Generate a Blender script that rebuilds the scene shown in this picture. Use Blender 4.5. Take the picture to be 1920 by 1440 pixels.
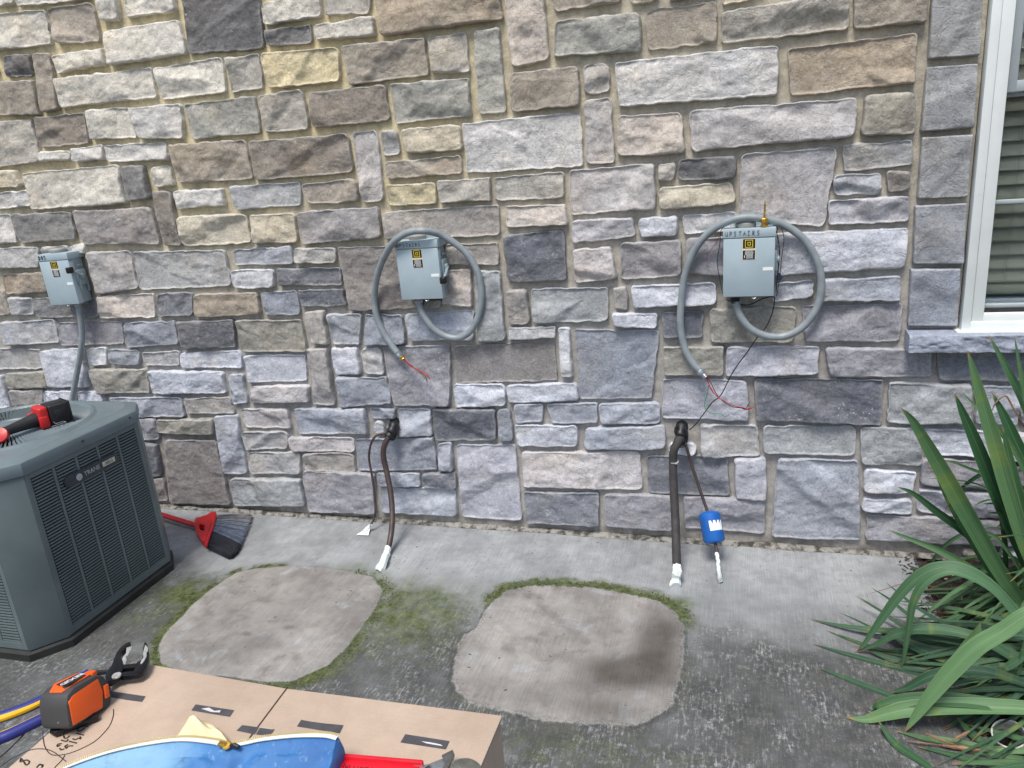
import bpy, bmesh, math, random
import numpy as np
from mathutils import Vector, Matrix

for o in list(bpy.data.objects): bpy.data.objects.remove(o)
scene = bpy.context.scene
COL = scene.collection

# ------------------------------------------------------------------ camera
CX, CY = 960.0, 720.0
VH = np.array([-3750.0, 683.0])      # where level lines of the wall meet
VV = np.array([1350.0, 5340.0])      # where plumb lines meet
F = math.sqrt(-((VH[0]-CX)*(VV[0]-CX)+(VH[1]-CY)*(VV[1]-CY)))
_dl = np.array([VH[0]-CX, VH[1]-CY, F]); _dl /= np.linalg.norm(_dl)
_dd = np.array([VV[0]-CX, VV[1]-CY, F]); _dd /= np.linalg.norm(_dd)
AX = -_dl; AZ = -_dd; AY = np.cross(AZ, AX)
R = np.stack([AX, AY, AZ])
D = 2.9                               # metres from camera to wall
_r = R @ np.array([0.0, 990-CY, F])
H = -_r[2]/_r[1]*D                    # camera height
CAM = np.array([0.0, -D, H])
cam_d = bpy.data.cameras.new('camera')
cam = bpy.data.objects.new('camera', cam_d); COL.objects.link(cam)
cam_d.sensor_width = 36.0; cam_d.lens = F/1920*36.0
cam_d.clip_start = 0.05; cam_d.clip_end = 400
right = R[:, 0]; up = -R[:, 1]; back = -R[:, 2]
cam.matrix_world = Matrix(((right[0], up[0], back[0], CAM[0]),
                           (right[1], up[1], back[1], CAM[1]),
                           (right[2], up[2], back[2], CAM[2]),
                           (0, 0, 0, 1)))
scene.camera = cam

# ------------------------------------------------------------------ light
SUN_EL, SUN_AZ = math.radians(64), math.radians(188)   # azimuth from +Y (the wall side), clockwise
w = bpy.data.worlds.new('World'); scene.world = w; w.use_nodes = True
nt = w.node_tree; nt.nodes.clear()
sky = nt.nodes.new('ShaderNodeTexSky'); sky.sky_type = 'NISHITA'; sky.sun_disc = False
sky.sun_elevation = SUN_EL; sky.sun_rotation = SUN_AZ
sky.air_density = 1.0; sky.dust_density = 3.0; sky.ozone_density = 1.0
bg = nt.nodes.new('ShaderNodeBackground'); bg.inputs['Strength'].default_value = 0.125
wo = nt.nodes.new('ShaderNodeOutputWorld')
nt.links.new(sky.outputs[0], bg.inputs[0]); nt.links.new(bg.outputs[0], wo.inputs[0])
sd = bpy.data.lights.new('sun', 'SUN'); sd.energy = 2.5; sd.angle = math.radians(18); sd.color = (1.0, 0.955, 0.89)
so = bpy.data.objects.new('sun', sd); COL.objects.link(so)
_sv = Vector((math.sin(SUN_AZ)*math.cos(SUN_EL), math.cos(SUN_AZ)*math.cos(SUN_EL), math.sin(SUN_EL)))
so.rotation_euler = (-_sv).to_track_quat('-Z', 'Y').to_euler()
so.location = (0, -4, 6)
scene.view_settings.view_transform = 'Standard'; scene.view_settings.look = 'None'
scene.view_settings.exposure = 0.32; scene.view_settings.gamma = 1.0
scene.view_settings.use_curve_mapping = False

# ------------------------------------------------------------------ points of the place
def ray(px, py): return R @ np.array([px-CX, py-CY, F])
def atY(px, py, y):
    r = ray(px, py); t = (y+D)/r[1]; return Vector((r[0]*t, y, H+r[2]*t))
def wall(px, py, off=0.0): return atY(px, py, -off)
def atZ(px, py, z=0.0):
    r = ray(px, py); t = (z-H)/r[2]; return Vector((r[0]*t, -D+r[1]*t, z))
def atX(px, py, x):
    r = ray(px, py); t = x/r[0]; return Vector((x, -D+r[1]*t, H+r[2]*t))

# ------------------------------------------------------------------ noise
def _hash(ix, iy, s):
    n = (ix.astype(np.int64)*374761393 + iy.astype(np.int64)*668265263 + s*974634777) & 0xffffffff
    n = ((n ^ (n >> 13))*1274126177) & 0xffffffff
    n = (n ^ (n >> 16)) & 0xffff
    return n/65535.0
def vnoise(x, y, s=0):
    x = np.asarray(x, float); y = np.asarray(y, float)
    ix = np.floor(x); iy = np.floor(y); fx = x-ix; fy = y-iy
    fx = fx*fx*fx*(fx*(fx*6-15)+10); fy = fy*fy*fy*(fy*(fy*6-15)+10)
    a = _hash(ix, iy, s); b = _hash(ix+1, iy, s); c = _hash(ix, iy+1, s); d = _hash(ix+1, iy+1, s)
    return (a*(1-fx)+b*fx)*(1-fy)+(c*(1-fx)+d*fx)*fy*1.0
def fbm(x, y, s=0, o=4):
    v = 0; a = 0.5; t = 0
    for k in range(o):
        v = v + a*vnoise(x, y, s+k*17); t += a; a *= 0.5; x = x*2.03+3.1; y = y*2.03+7.7
    return v/t
def sstep(e0, e1, x):
    t = np.clip((x-e0)/(e1-e0), 0, 1); return t*t*(3-2*t)

# ------------------------------------------------------------------ object helpers
def lin(c):
    return tuple(((v/255.0)/12.92 if v/255.0 <= 0.04045 else ((v/255.0+0.055)/1.055)**2.4) for v in c)
def tag(o, label=None, cat=None, group=None, kind=None):
    if label: o['label'] = label
    if cat: o['category'] = cat
    if group: o['group'] = group
    if kind: o['kind'] = kind
    return o
def empty(name, loc, label, cat, group=None):
    o = bpy.data.objects.new(name, None); COL.objects.link(o); o.location = loc
    o.empty_display_size = 0.05
    return tag(o, label, cat, group)
def link(name, me, mat, parent=None, smooth=True):
    o = bpy.data.objects.new(name, me); COL.objects.link(o)
    for m in (mat if isinstance(mat, (list, tuple)) else [mat]): me.materials.append(m)
    if smooth: me.polygons.foreach_set('use_smooth', [True]*len(me.polygons))
    if parent:
        o.parent = parent
        if parent.type == 'EMPTY': o.matrix_parent_inverse = Matrix.Translation(-Vector(parent.location))
    return o
def sharp(me, ang=35):
    try: me.set_sharp_from_angle(angle=math.radians(ang))
    except Exception: pass

class MB:
    """collects shapes (all in world metres) and links them as one mesh"""
    def __init__(s): s.v = []; s.f = []; s.mi = []
    def add(s, vs, fs, mi=0):
        b = len(s.v); s.v += [tuple(v) for v in vs]; s.f += [tuple(i+b for i in f) for f in fs]; s.mi += [mi]*len(fs)
        return s
    def bm(s, bm, mi=0):
        bm.verts.ensure_lookup_table(); bm.verts.index_update()
        return s.add([v.co.copy() for v in bm.verts], [[v.index for v in f.verts] for f in bm.faces], mi)
    def box(s, c, size, M=None, bev=0.0, seg=2, mi=0):
        bm = bmesh.new(); bmesh.ops.create_cube(bm, size=1.0)
        for v in bm.verts: v.co = Vector((v.co.x*size[0], v.co.y*size[1], v.co.z*size[2]))
        if bev > 0:
            bmesh.ops.bevel(bm, geom=list(bm.edges), offset=bev, segments=seg, profile=0.5, affect='EDGES')
        M = M or Matrix.Identity(3)
        c = Vector(c)
        for v in bm.verts: v.co = c + (M @ v.co)
        s.bm(bm, mi); bm.free(); return s
    def prism(s, pts, d, bev=0.0, mi=0):
        """polygon pts (3D, planar-ish) extruded by vector d"""
        bm = bmesh.new(); d = Vector(d)
        vs = [bm.verts.new(Vector(p)) for p in pts]; f = bm.faces.new(vs)
        r = bmesh.ops.extrude_face_region(bm, geom=[f])
        for g in r['geom']:
            if isinstance(g, bmesh.types.BMVert): g.co += d
        bmesh.ops.recalc_face_normals(bm, faces=bm.faces)
        if bev > 0: bmesh.ops.bevel(bm, geom=list(bm.edges), offset=bev, segments=2, profile=0.5, affect='EDGES')
        s.bm(bm, mi); bm.free(); return s
    def tube(s, path, rad, n=10, cap=True, mi=0, flat=None):
        P = [Vector(p) for p in path]; m = len(P)
        rads = rad if isinstance(rad, (list, tuple, np.ndarray)) else [rad]*m
        T = [(P[min(i+1, m-1)]-P[max(i-1, 0)]).normalized() for i in range(m)]
        a = Vector((0, 0, 1)) if abs(T[0].z) < 0.9 else Vector((0, 1, 0))
        N = (a - T[0]*a.dot(T[0])).normalized()
        vs = []; fs = []
        for i in range(m):
            if i:
                N = (N - T[i]*N.dot(T[i]))
                N = N.normalized() if N.length > 1e-6 else T[i].orthogonal().normalized()
            B = T[i].cross(N)
            for k in range(n):
                t = 2*math.pi*k/n
                vs.append(P[i] + (N*math.cos(t)+B*math.sin(t))*float(rads[i]))
        for i in range(m-1):
            for k in range(n):
                k2 = (k+1) % n
                fs.append((i*n+k, i*n+k2, (i+1)*n+k2, (i+1)*n+k))
        if cap:
            fs.append(tuple(range(n-1, -1, -1))); fs.append(tuple((m-1)*n+k for k in range(n)))
        return s.add(vs, fs, mi)
    def lathe(s, prof, c, axis=(0, 0, 1), n=24, mi=0):
        """prof: (radius, height) pairs along axis from c"""
        A = Vector(axis).normalized(); X = A.orthogonal().normalized(); Y = A.cross(X); c = Vector(c)
        vs = []; fs = []
        for r, h in prof:
            for k in range(n):
                t = 2*math.pi*k/n
                vs.append(c + A*h + (X*math.cos(t)+Y*math.sin(t))*max(r, 1e-5))
        for i in range(len(prof)-1):
            for k in range(n):
                k2 = (k+1) % n
                fs.append((i*n+k, i*n+k2, (i+1)*n+k2, (i+1)*n+k))
        fs.append(tuple(range(n-1, -1, -1))); fs.append(tuple((len(prof)-1)*n+k for k in range(n)))
        return s.add(vs, fs, mi)
    def build(s, name, mat, parent=None, smooth=True, ang=35):
        me = bpy.data.meshes.new(name); me.from_pydata(s.v, [], s.f); me.update()
        o = link(name, me, mat, parent, smooth)
        if len(s.mi) == len(me.polygons): me.polygons.foreach_set('material_index', s.mi)
        if smooth: sharp(me, ang)
        return o
def spline(pts, n=8):
    """smooth path through points"""
    P = [Vector(p) for p in pts]; out = []
    for i in range(len(P)-1):
        p0 = P[max(i-1, 0)]; p1 = P[i]; p2 = P[i+1]; p3 = P[min(i+2, len(P)-1)]
        for k in range(n):
            t = k/n
            out.append(0.5*((2*p1)+(p2-p0)*t+(2*p0-5*p1+4*p2-p3)*t*t+(3*p1-3*p2+p3-p0)*t**3))
    out.append(P[-1]); return out
def npmesh(name, V, Fq):
    me = bpy.data.meshes.new(name)
    me.vertices.add(len(V)); me.vertices.foreach_set('co', V.astype(np.float32).ravel())
    me.loops.add(Fq.size); me.loops.foreach_set('vertex_index', Fq.astype(np.int32).ravel())
    me.polygons.add(len(Fq))
    me.polygons.foreach_set('loop_start', (np.arange(len(Fq))*4).astype(np.int32))
    try: me.polygons.foreach_set('loop_total', np.full(len(Fq), 4, np.int32))
    except Exception: pass
    me.update(calc_edges=True); me.validate()
    return me
def colattr(me, name, C):
    a = me.color_attributes.new(name=name, type='FLOAT_COLOR', domain='POINT')
    C4 = np.ones((len(C), 4), np.float32); C4[:, :C.shape[1]] = C
    a.data.foreach_set('color', C4.ravel())
def gridfaces(ny, nx, base=0):
    i = np.arange(ny-1)[:, None]*nx + np.arange(nx-1)[None, :]; i = i.ravel()+base
    return np.stack([i, i+1, i+nx+1, i+nx], 1)

# ------------------------------------------------------------------ materials
class NT:
    def __init__(s, name):
        s.m = bpy.data.materials.new(name); s.m.use_nodes = True; s.t = s.m.node_tree; s.t.nodes.clear()
        s.out = s.n('ShaderNodeOutputMaterial'); s.p = s.n('ShaderNodeBsdfPrincipled')
        s.l(s.p.outputs[0], s.out.inputs[0])
    def n(s, k, **kw):
        x = s.t.nodes.new(k)
        for a, b in kw.items(): setattr(x, a, b)
        return x
    def l(s, a, b): s.t.links.new(a, b)
    def co(s, scale=(1, 1, 1), rot=(0, 0, 0), src='Object'):
        tc = s.n('ShaderNodeTexCoord'); mp = s.n('ShaderNodeMapping')
        mp.inputs['Scale'].default_value = scale; mp.inputs['Rotation'].default_value = rot
        s.l(tc.outputs[src], mp.inputs[0]); return mp.outputs[0]
    def noise(s, sc, det=4, rough=0.55, vec=None, dist=0.0, ntype=None):
        x = s.n('ShaderNodeTexNoise'); x.inputs['Scale'].default_value = sc; x.inputs['Detail'].default_value = det
        x.inputs['Roughness'].default_value = rough; x.inputs['Distortion'].default_value = dist
        if ntype: x.noise_type = ntype
        s.l(vec if vec is not None else s.co(), x.inputs['Vector']); return x.outputs['Fac']
    def ramp(s, f, a, b, va=0.0, vb=1.0):
        x = s.n('ShaderNodeMapRange'); x.inputs[1].default_value = a; x.inputs[2].default_value = b
        x.inputs[3].default_value = va; x.inputs[4].default_value = vb; x.interpolation_type = 'SMOOTHSTEP'
        s.l(f, x.inputs[0]); return x.outputs[0]
    def math(s, op, a, b=None):
        x = s.n('ShaderNodeMath', operation=op)
        for i, v in enumerate((a, b)):
            if v is None: continue
            if isinstance(v, (int, float)): x.inputs[i].default_value = v
            else: s.l(v, x.inputs[i])
        return x.outputs[0]
    def mix(s, f, a, b, blend='MIX'):
        x = s.n('ShaderNodeMix', data_type='RGBA', blend_type=blend)
        for k, v in ((0, f), (6, a), (7, b)):
            if isinstance(v, (int, float)): x.inputs[k].default_value = v
            elif isinstance(v, (tuple, list)): x.inputs[k].default_value = (*v[:3], 1)
            else: s.l(v, x.inputs[k])
        return x.outputs[2]
    def grey(s, f):
        x = s.n('ShaderNodeCombineColor')
        for i in range(3): s.l(f, x.inputs[i])
        return x.outputs[0]
    def bump(s, h, dist=0.002, st=1.0, prev=None):
        x = s.n('ShaderNodeBump'); x.inputs['Distance'].default_value = dist; x.inputs['Strength'].default_value = st
        s.l(h, x.inputs['Height'])
        if prev is not None: s.l(prev, x.inputs['Normal'])
        return x.outputs[0]
    def attr(s, name):
        x = s.n('ShaderNodeVertexColor'); x.layer_name = name; return x.outputs[0]
    def fin(s, col=None, rough=0.6, metal=0.0, normal=None, spec=None, coat=None):
        if col is not None:
            if isinstance(col, tuple): s.p.inputs['Base Color'].default_value = (*col[:3], 1)
            else: s.l(col, s.p.inputs['Base Color'])
        if isinstance(rough, (int, float)): s.p.inputs['Roughness'].default_value = rough
        else: s.l(rough, s.p.inputs['Roughness'])
        s.p.inputs['Metallic'].default_value = metal
        if spec is not None: s.p.inputs['Specular IOR Level'].default_value = spec
        if coat: s.p.inputs['Coat Weight'].default_value = coat
        if normal is not None: s.l(normal, s.p.inputs['Normal'])
        return s.m
def simple(name, rgb, rough=0.5, metal=0.0, var=0.12, sc=12, bump=0.0, bsc=200, spec=None, grime=0.0, gsc=5):
    """plain paint / plastic / metal with a little wear"""
    t = NT(name); c = lin(rgb)
    f = t.noise(sc, 5)
    col = t.mix(1.0, c, t.grey(t.ramp(f, 0.3, 0.7, 1-var, 1+var)), 'MULTIPLY')
    if grime > 0:
        g = t.ramp(t.noise(gsc, 6, 0.65), 0.5, 0.75, 0, grime)
        col = t.mix(g, col, (0.10, 0.095, 0.08))
    rg = t.ramp(t.noise(sc*1.7, 4), 0.3, 0.7, max(rough-0.08, 0.02), min(rough+0.1, 1))
    nm = t.bump(t.noise(bsc, 3), 0.001, bump) if bump > 0 else None
    return t.fin(col, rg, metal, nm, spec)

# ------------------------------------------------------------------ the stone wall
STONES = """-16 -16 20 -16 21 8 -16 13 L
28 -16 167 -16 167 -3 27 12 L
-16 26 78 17 94 81 -16 96 L
85 16 169 4 184 78 104 81 B
180 -16 216 -16 223 39 188 40 L
229 -16 323 -16 327 20 234 33 L
192 59 331 35 347 100 204 124 L
336 -16 482 -16 493 91 350 102 D
5 104 51 100 57 142 7 144 D
59 100 90 100 107 206 77 210 B
92 104 190 90 197 120 104 137 L
-16 154 59 150 72 215 -16 217 B
99 147 280 126 290 182 111 203 L
284 128 411 107 421 172 301 188 L
421 109 482 100 490 164 432 174 G
62 221 154 211 165 270 74 276 b
-16 227 55 224 76 302 -16 315 G
159 206 237 201 253 258 170 262 L
240 203 336 194 341 260 258 260 W
341 195 474 180 486 250 357 261 g
73 284 128 283 130 299 74 303 W
131 279 189 272 192 300 137 303 W
191 273 305 267 316 301 200 304 W
311 271 454 262 474 335 332 344 B
227 311 267 311 280 374 238 378 d
281 314 315 310 326 348 288 352 L
-16 320 27 319 40 349 -16 355 T
39 325 219 309 236 382 57 393 L
-16 362 46 357 55 386 -16 394 W
283 360 316 359 338 459 307 461 b
321 359 415 352 420 386 330 392 W
19 402 129 397 141 450 36 456 d
134 395 280 388 298 458 155 459 p
-16 403 15 402 29 456 -16 459 W
329 406 457 401 470 456 341 463 T
-16 465 71 464 72 501 -16 504 N
76 463 124 460 125 476 78 478 P
127 462 157 458 159 476 130 477 L
161 473 240 471 257 542 180 553 P
245 473 417 470 431 536 260 545 N
1 515 76 511 89 549 7 552 M
-16 544 3 544 22 588 -16 594 B
15 557 59 559 61 591 24 591 N
59 559 177 559 180 597 66 596 d
179 557 284 551 288 596 184 598 R
292 551 357 549 360 592 294 595 d
360 553 480 549 488 590 364 596 M
0 604 99 600 110 644 9 648 N
105 607 223 603 230 646 111 650 p
231 606 326 603 334 646 235 653 n
328 603 435 601 439 652 341 655 D
-16 654 70 657 77 692 -16 694 G
164 654 195 652 200 685 166 686 L
199 656 257 657 261 686 204 683 n
264 662 334 659 334 687 269 687 G
334 663 447 659 453 691 338 691 W
427 350 559 341 562 385 442 394 N
466 403 550 400 557 454 474 457 T
434 469 544 462 547 496 438 498 N
430 508 510 504 511 540 437 541 W
441 602 562 600 573 660 452 660 O
74 658 152 653 165 727 90 726 W
455 668 568 667 572 716 465 719 W
7 701 81 697 90 727 12 730 O
-16 706 3 706 19 764 -16 768 W
15 733 79 732 79 758 22 761 b
80 734 137 733 139 758 81 758 W
145 736 187 733 193 753 146 758 W
166 693 273 693 279 738 182 738 O
274 696 414 697 422 738 283 740 W
200 746 336 747 345 782 232 783 N
341 749 428 746 438 777 348 777 B
427 703 453 703 461 757 434 759 N
245 785 288 786 297 825 257 826 p
292 789 398 786 399 816 294 813 O
259 832 292 833 301 894 276 895 D
278 899 305 898 312 941 288 941 b
309 826 402 828 430 948 316 944 b
400 782 442 780 461 890 418 890 N
469 726 577 723 578 756 467 757 R
449 769 536 767 544 804 457 803 R
449 812 536 811 538 842 458 846 G
461 850 559 849 562 890 467 890 G
430 898 562 899 570 949 438 950 g
565 884 700 889 703 965 577 961 p
550 767 682 767 688 815 559 815 N
538 822 660 822 665 848 546 847 R
566 851 659 851 667 888 572 885 B
574 655 612 653 627 761 586 760 B
571 585 605 583 613 646 584 646 B
612 590 677 589 672 646 623 646 N
685 590 750 591 760 646 680 647 n
757 591 886 582 887 639 766 640 N
889 508 935 508 947 639 897 640 g
619 654 667 653 676 703 627 703 W
675 656 710 653 720 703 683 703 G
716 651 841 648 842 761 737 761 p
629 708 724 709 733 757 639 765 n
849 650 1038 645 1044 715 855 721 b
848 721 943 722 948 761 853 765 W
692 766 740 767 740 786 696 787 n
701 791 718 791 720 815 700 815 W
745 768 805 768 811 817 749 819 N
809 767 927 769 930 826 814 829 D
665 826 812 821 819 882 672 884 n
819 834 845 831 849 884 822 884 N
705 888 786 888 786 915 710 912 N
791 888 852 887 855 918 793 916 d
711 917 852 919 855 970 714 963 N
949 724 1080 719 1084 753 952 756 W
930 770 955 768 962 828 936 828 n
854 836 965 836 977 979 866 971 P
962 761 1016 759 1018 792 966 794 N
1024 759 1118 758 1119 795 1034 795 N
1122 758 1234 755 1239 795 1125 795 N
963 798 1082 799 1082 839 970 837 W
1095 804 1246 799 1247 843 1096 845 N
976 849 1198 849 1205 920 980 915 R
981 925 1122 926 1122 988 987 983 d
1131 929 1265 932 1262 997 1134 989 p
1212 857 1364 858 1368 931 1216 927 d
1252 835 1305 833 1305 854 1254 852 W
1281 933 1435 937 1434 1003 1283 993 p
1377 862 1437 859 1438 938 1379 935 P
1313 797 1419 800 1425 856 1315 858 G
1076 620 1235 622 1222 748 1086 750 n
1046 616 1066 616 1072 708 1051 706 L
952 616 1041 613 1041 634 955 638 G
948 544 986 542 992 607 953 609 B
994 542 1138 540 1140 603 998 607 g
1149 541 1173 539 1177 581 1153 578 B
1181 537 1341 531 1343 571 1187 578 W
1148 587 1234 589 1230 616 1151 613 W
1241 587 1317 582 1317 634 1243 637 D
1331 578 1495 577 1488 643 1330 643 O
1243 653 1356 650 1356 705 1245 704 O
1362 651 1536 652 1534 703 1360 706 P
1549 652 1749 658 1748 708 1555 708 p
1760 660 1935 662 1935 716 1762 714 d
1074 469 1145 464 1157 524 1077 531 R
1164 455 1278 451 1276 518 1164 525 p
1288 449 1375 445 1378 517 1283 515 p
1385 443 1703 428 1698 503 1388 522 W
1071 413 1185 410 1190 445 1074 457 P
1196 411 1269 405 1269 442 1200 445 W
1278 405 1381 399 1381 432 1282 439 W
941 442 1057 432 1062 528 952 530 D
946 387 1057 385 1063 423 949 426 R
922 334 1056 321 1056 372 927 377 G
1066 321 1228 306 1228 392 1070 404 P
1233 309 1266 303 1262 339 1234 339 G
1273 299 1381 292 1380 336 1269 339 D
1235 353 1374 342 1379 383 1235 394 T
1389 289 1571 276 1544 427 1388 410 P
1581 271 1711 264 1712 309 1583 322 N
1564 329 1655 324 1653 364 1564 366 N
1663 323 1706 320 1706 357 1665 362 b
1554 377 1705 368 1705 416 1554 423 P
1541 525 1691 519 1688 565 1541 566 N
1450 534 1526 527 1527 557 1448 568 N
1506 576 1693 571 1688 642 1508 641 p
1602 -16 1741 -16 1739 40 1602 55 B
1352 24 1593 -20 1593 54 1353 82 G
1353 -25 1440 -25 1402 0 1356 9 T
1477 92 1719 62 1718 154 1484 180 M
1152 117 1460 84 1458 178 1160 200 W
1292 207 1607 184 1603 256 1297 284 P
1623 180 1715 171 1718 251 1614 254 O
886 58 934 50 947 210 897 214 g
942 -16 1017 -16 1028 112 958 126 R
1032 -16 1161 -16 1162 4 1038 21 B
1181 -16 1239 -16 1223 2 1183 4 T
1039 40 1199 22 1201 94 1038 105 g
1209 21 1342 1 1345 79 1216 94 B
955 138 1082 123 1087 198 958 210 B
1090 122 1140 119 1143 172 1097 178 N
1095 186 1143 183 1152 304 1099 308 P
1156 218 1276 210 1285 286 1159 293 R
865 231 1087 210 1092 311 875 325 W
750 242 859 234 865 282 759 287 T
722 305 861 291 865 327 723 336 B
720 348 814 342 818 383 728 387 Y
819 340 917 333 920 377 823 380 G
716 399 934 384 936 442 720 450 B
833 460 930 457 934 497 835 497 B
629 465 760 460 792 578 655 584 b
838 507 880 507 884 577 826 571 R
796 564 826 564 823 578 796 579 O
555 398 707 388 715 446 564 458 p
550 465 628 464 630 493 551 496 G
518 504 635 503 639 536 520 536 d
557 546 641 543 647 574 563 577 D
486 549 555 546 562 591 494 592 n
658 249 704 244 716 377 679 380 P
711 245 742 243 749 290 718 293 N
562 346 664 335 672 379 574 383 B
465 264 650 251 660 323 477 339 b
577 173 720 158 728 226 585 240 b
480 180 563 166 579 243 496 249 G
729 158 875 145 882 217 739 232 g
638 86 793 70 802 140 655 159 B
801 69 871 61 879 135 806 137 G
485 100 630 88 635 151 502 166 Y
489 7 597 -20 601 30 492 48 L
604 -16 693 -16 689 24 608 27 G
494 56 579 46 582 81 500 86 d
587 47 697 29 701 66 590 75 L
697 -16 934 -16 942 36 712 67 M
1416 712 1656 713 1652 799 1418 789 D
1243 712 1401 715 1405 790 1242 786 P
1667 719 1824 722 1819 795 1666 795 g
1833 726 1913 726 1910 798 1830 795 N
1916 727 1951 728 1949 798 1914 797 d
1431 800 1605 801 1604 858 1432 851 g
1615 803 1731 804 1729 875 1617 872 g
1734 804 1930 816 1930 868 1737 851 W
1458 862 1609 866 1615 1015 1447 1009 N
1624 881 1719 888 1712 927 1620 924 W
1619 936 1710 940 1711 967 1617 959 W
1626 968 1930 979 1930 1028 1625 1014 p
1732 860 1930 873 1930 922 1727 910 p
1723 919 1798 922 1798 972 1722 963 P
1805 923 1930 930 1930 973 1805 973 P"""
QUOINS = """1748 -21 1845 -21 1840 104 1741 112 n
1739 125 1836 118 1828 241 1726 248 N
1729 257 1827 251 1817 370 1721 374 N
1717 385 1815 381 1809 496 1712 497 N
1708 504 1803 503 1797 613 1702 613 N"""
PAL = {'L': (214, 212, 208), 'W': (204, 206, 214), 'G': (176, 173, 169), 'g': (164, 167, 165), 'N': (166, 170, 180),
       'n': (138, 143, 154), 'D': (94, 96, 105), 'd': (116, 118, 126), 'P': (180, 178, 186), 'p': (150, 146, 151),
       'B': (160, 153, 146), 'b': (134, 127, 122), 'M': (160, 147, 129), 'O': (148, 143, 130), 'T': (200, 192, 172),
       'Y': (214, 202, 164), 'R': (196, 188, 184)}
def _desat(c, k=0.72, lift=0.10):
    m_ = sum(c)/3; return tuple((m_+(v-m_)*k)*(1-lift)+205*lift for v in c)
PAL = {k: _desat(v, 1.0 if k in 'MYTBbOR' else 0.70, 0.15) for k, v in PAL.items()}
def parse(txt):
    out = []
    for l in txt.strip().splitlines():
        t = l.split(); v = list(map(float, t[:8])); out.append(([(v[2*i], v[2*i+1]) for i in range(4)], t[8]))
    return out
quads = []     # (4x2 world (x,z) TL TR BR BL, code, thickness, quoin?)
rs = np.random.RandomState(7)
for pts, c in parse(STONES):
    q = np.array([[wall(x, y, 0.026).x, wall(x, y, 0.026).z] for x, y in pts])
    quads.append((q, c, 0.029+rs.rand()*0.012, False))
for pts, c in parse(QUOINS):
    c = 'n'
    q = np.array([[wall(x, y, 0.03).x, wall(x, y, 0.03).z] for x, y in pts])
    q[[1, 2], 0] = np.minimum(q[[1, 2], 0], 0.728)
    quads.append((q, c, 0.038, True))
def inside(q, x, z, grow=0.012):
    c = q.mean(0); m = np.ones(np.shape(x), bool)
    for k in range(4):
        a, b = q[k], q[(k+1) % 4]; e = b-a; n = np.array([e[1], -e[0]])/max(np.hypot(*e), 1e-6)
        if np.dot(n, c-a) < 0: n = -n
        m &= ((x-a[0])*n[0]+(z-a[1])*n[1]) > -grow
    return m
# the same masonry carried on past the picture's edges and behind the condenser
WX0, WX1, WZ1 = -5.6, 2.7, 3.3
WIN = (0.728, 1.67, 0.895, 2.46)       # window opening x0 x1 z0 z1
cs = 0.01
gx = np.arange(WX0, WX1, cs); gz = np.arange(0.0, WZ1+0.02, cs)
GX, GZ = np.meshgrid(gx, gz); occ = np.zeros(GX.shape, bool)
for q in quads:
    i0 = max(int((q[0][:, 0].min()-0.03-WX0)/cs), 0); i1 = int((q[0][:, 0].max()+0.03-WX0)/cs)+1
    j0 = max(int((q[0][:, 1].min()-0.03)/cs), 0); j1 = int((q[0][:, 1].max()+0.03)/cs)+1
    occ[j0:j1, i0:i1] |= inside(q[0], GX[j0:j1, i0:i1], GZ[j0:j1, i0:i1], 0.012)
occ |= (GX > WIN[0]-0.16) & (GX < WIN[1]+0.165) & (GZ > WIN[2]-0.095) & (GZ < WIN[3]+0.19)
_q = np.stack([GX, GX*0+D, GZ-H], -1) @ R          # what the photograph already shows is left as traced
_u = CX+F*_q[..., 0]/_q[..., 2]; _v = CY+F*_q[..., 1]/_q[..., 2]
occ |= (_u > 0) & (_u < 1935) & (_v > 0) & ~((_u < 240+(_v-780)*0.28) & (_v > 775)) & ~((_u > 1800) & (_v > 700)) & ~((_u > 1935) & (_v < 640))
placed = []; fr = random.Random(5)
def try_put(i, j, wi, hj):
    if i+wi >= occ.shape[1] or j+hj >= occ.shape[0] or occ[j:j+hj, i:i+wi].any(): return False
    placed.append((WX0+i*cs+0.001, wi*cs-0.004, j*cs+0.001, hj*cs-0.004, fr.choice('LWGNnDdPpBbMTOgRWN')))
    occ[j:j+hj, i:i+wi] = True
    m_ = 1; occ[max(j-m_, 0):j+hj+m_, max(i-m_, 0):i+wi+m_] = True
    return True
j = 1
while j < occ.shape[0]:
    hj = fr.choice([8, 10, 13, 15, 17]); i = 0
    while i < occ.shape[1]:
        wi = fr.randint(14, 42)
        i += wi+1 if try_put(i, j, wi, hj) else 1
    j += hj+1
for hs, ws in (((10, 14), (10, 24)), ((6, 9), (8, 18)), ((4, 6), (5, 10)), ((8, 14), (4, 5)), ((3, 4), (5, 8))):
    for j in range(1, occ.shape[0]):
        if occ[j].all(): continue
        i = 0
        while i < occ.shape[1]:
            if occ[j, i]: i += 1; continue
            wi = fr.randint(*ws)
            i += wi+1 if try_put(i, j, wi, fr.randint(*hs)) else 1
for x, wd, z, h, code in placed:
    j = lambda: fr.uniform(-0.006, 0.006)
    quads.append((np.array([[x+j(), z+h+j()], [x+wd+j(), z+h+j()], [x+wd+j(), z+j()], [x+j(), z+j()]]), code, 0.022+fr.random()*0.011, False))
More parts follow.
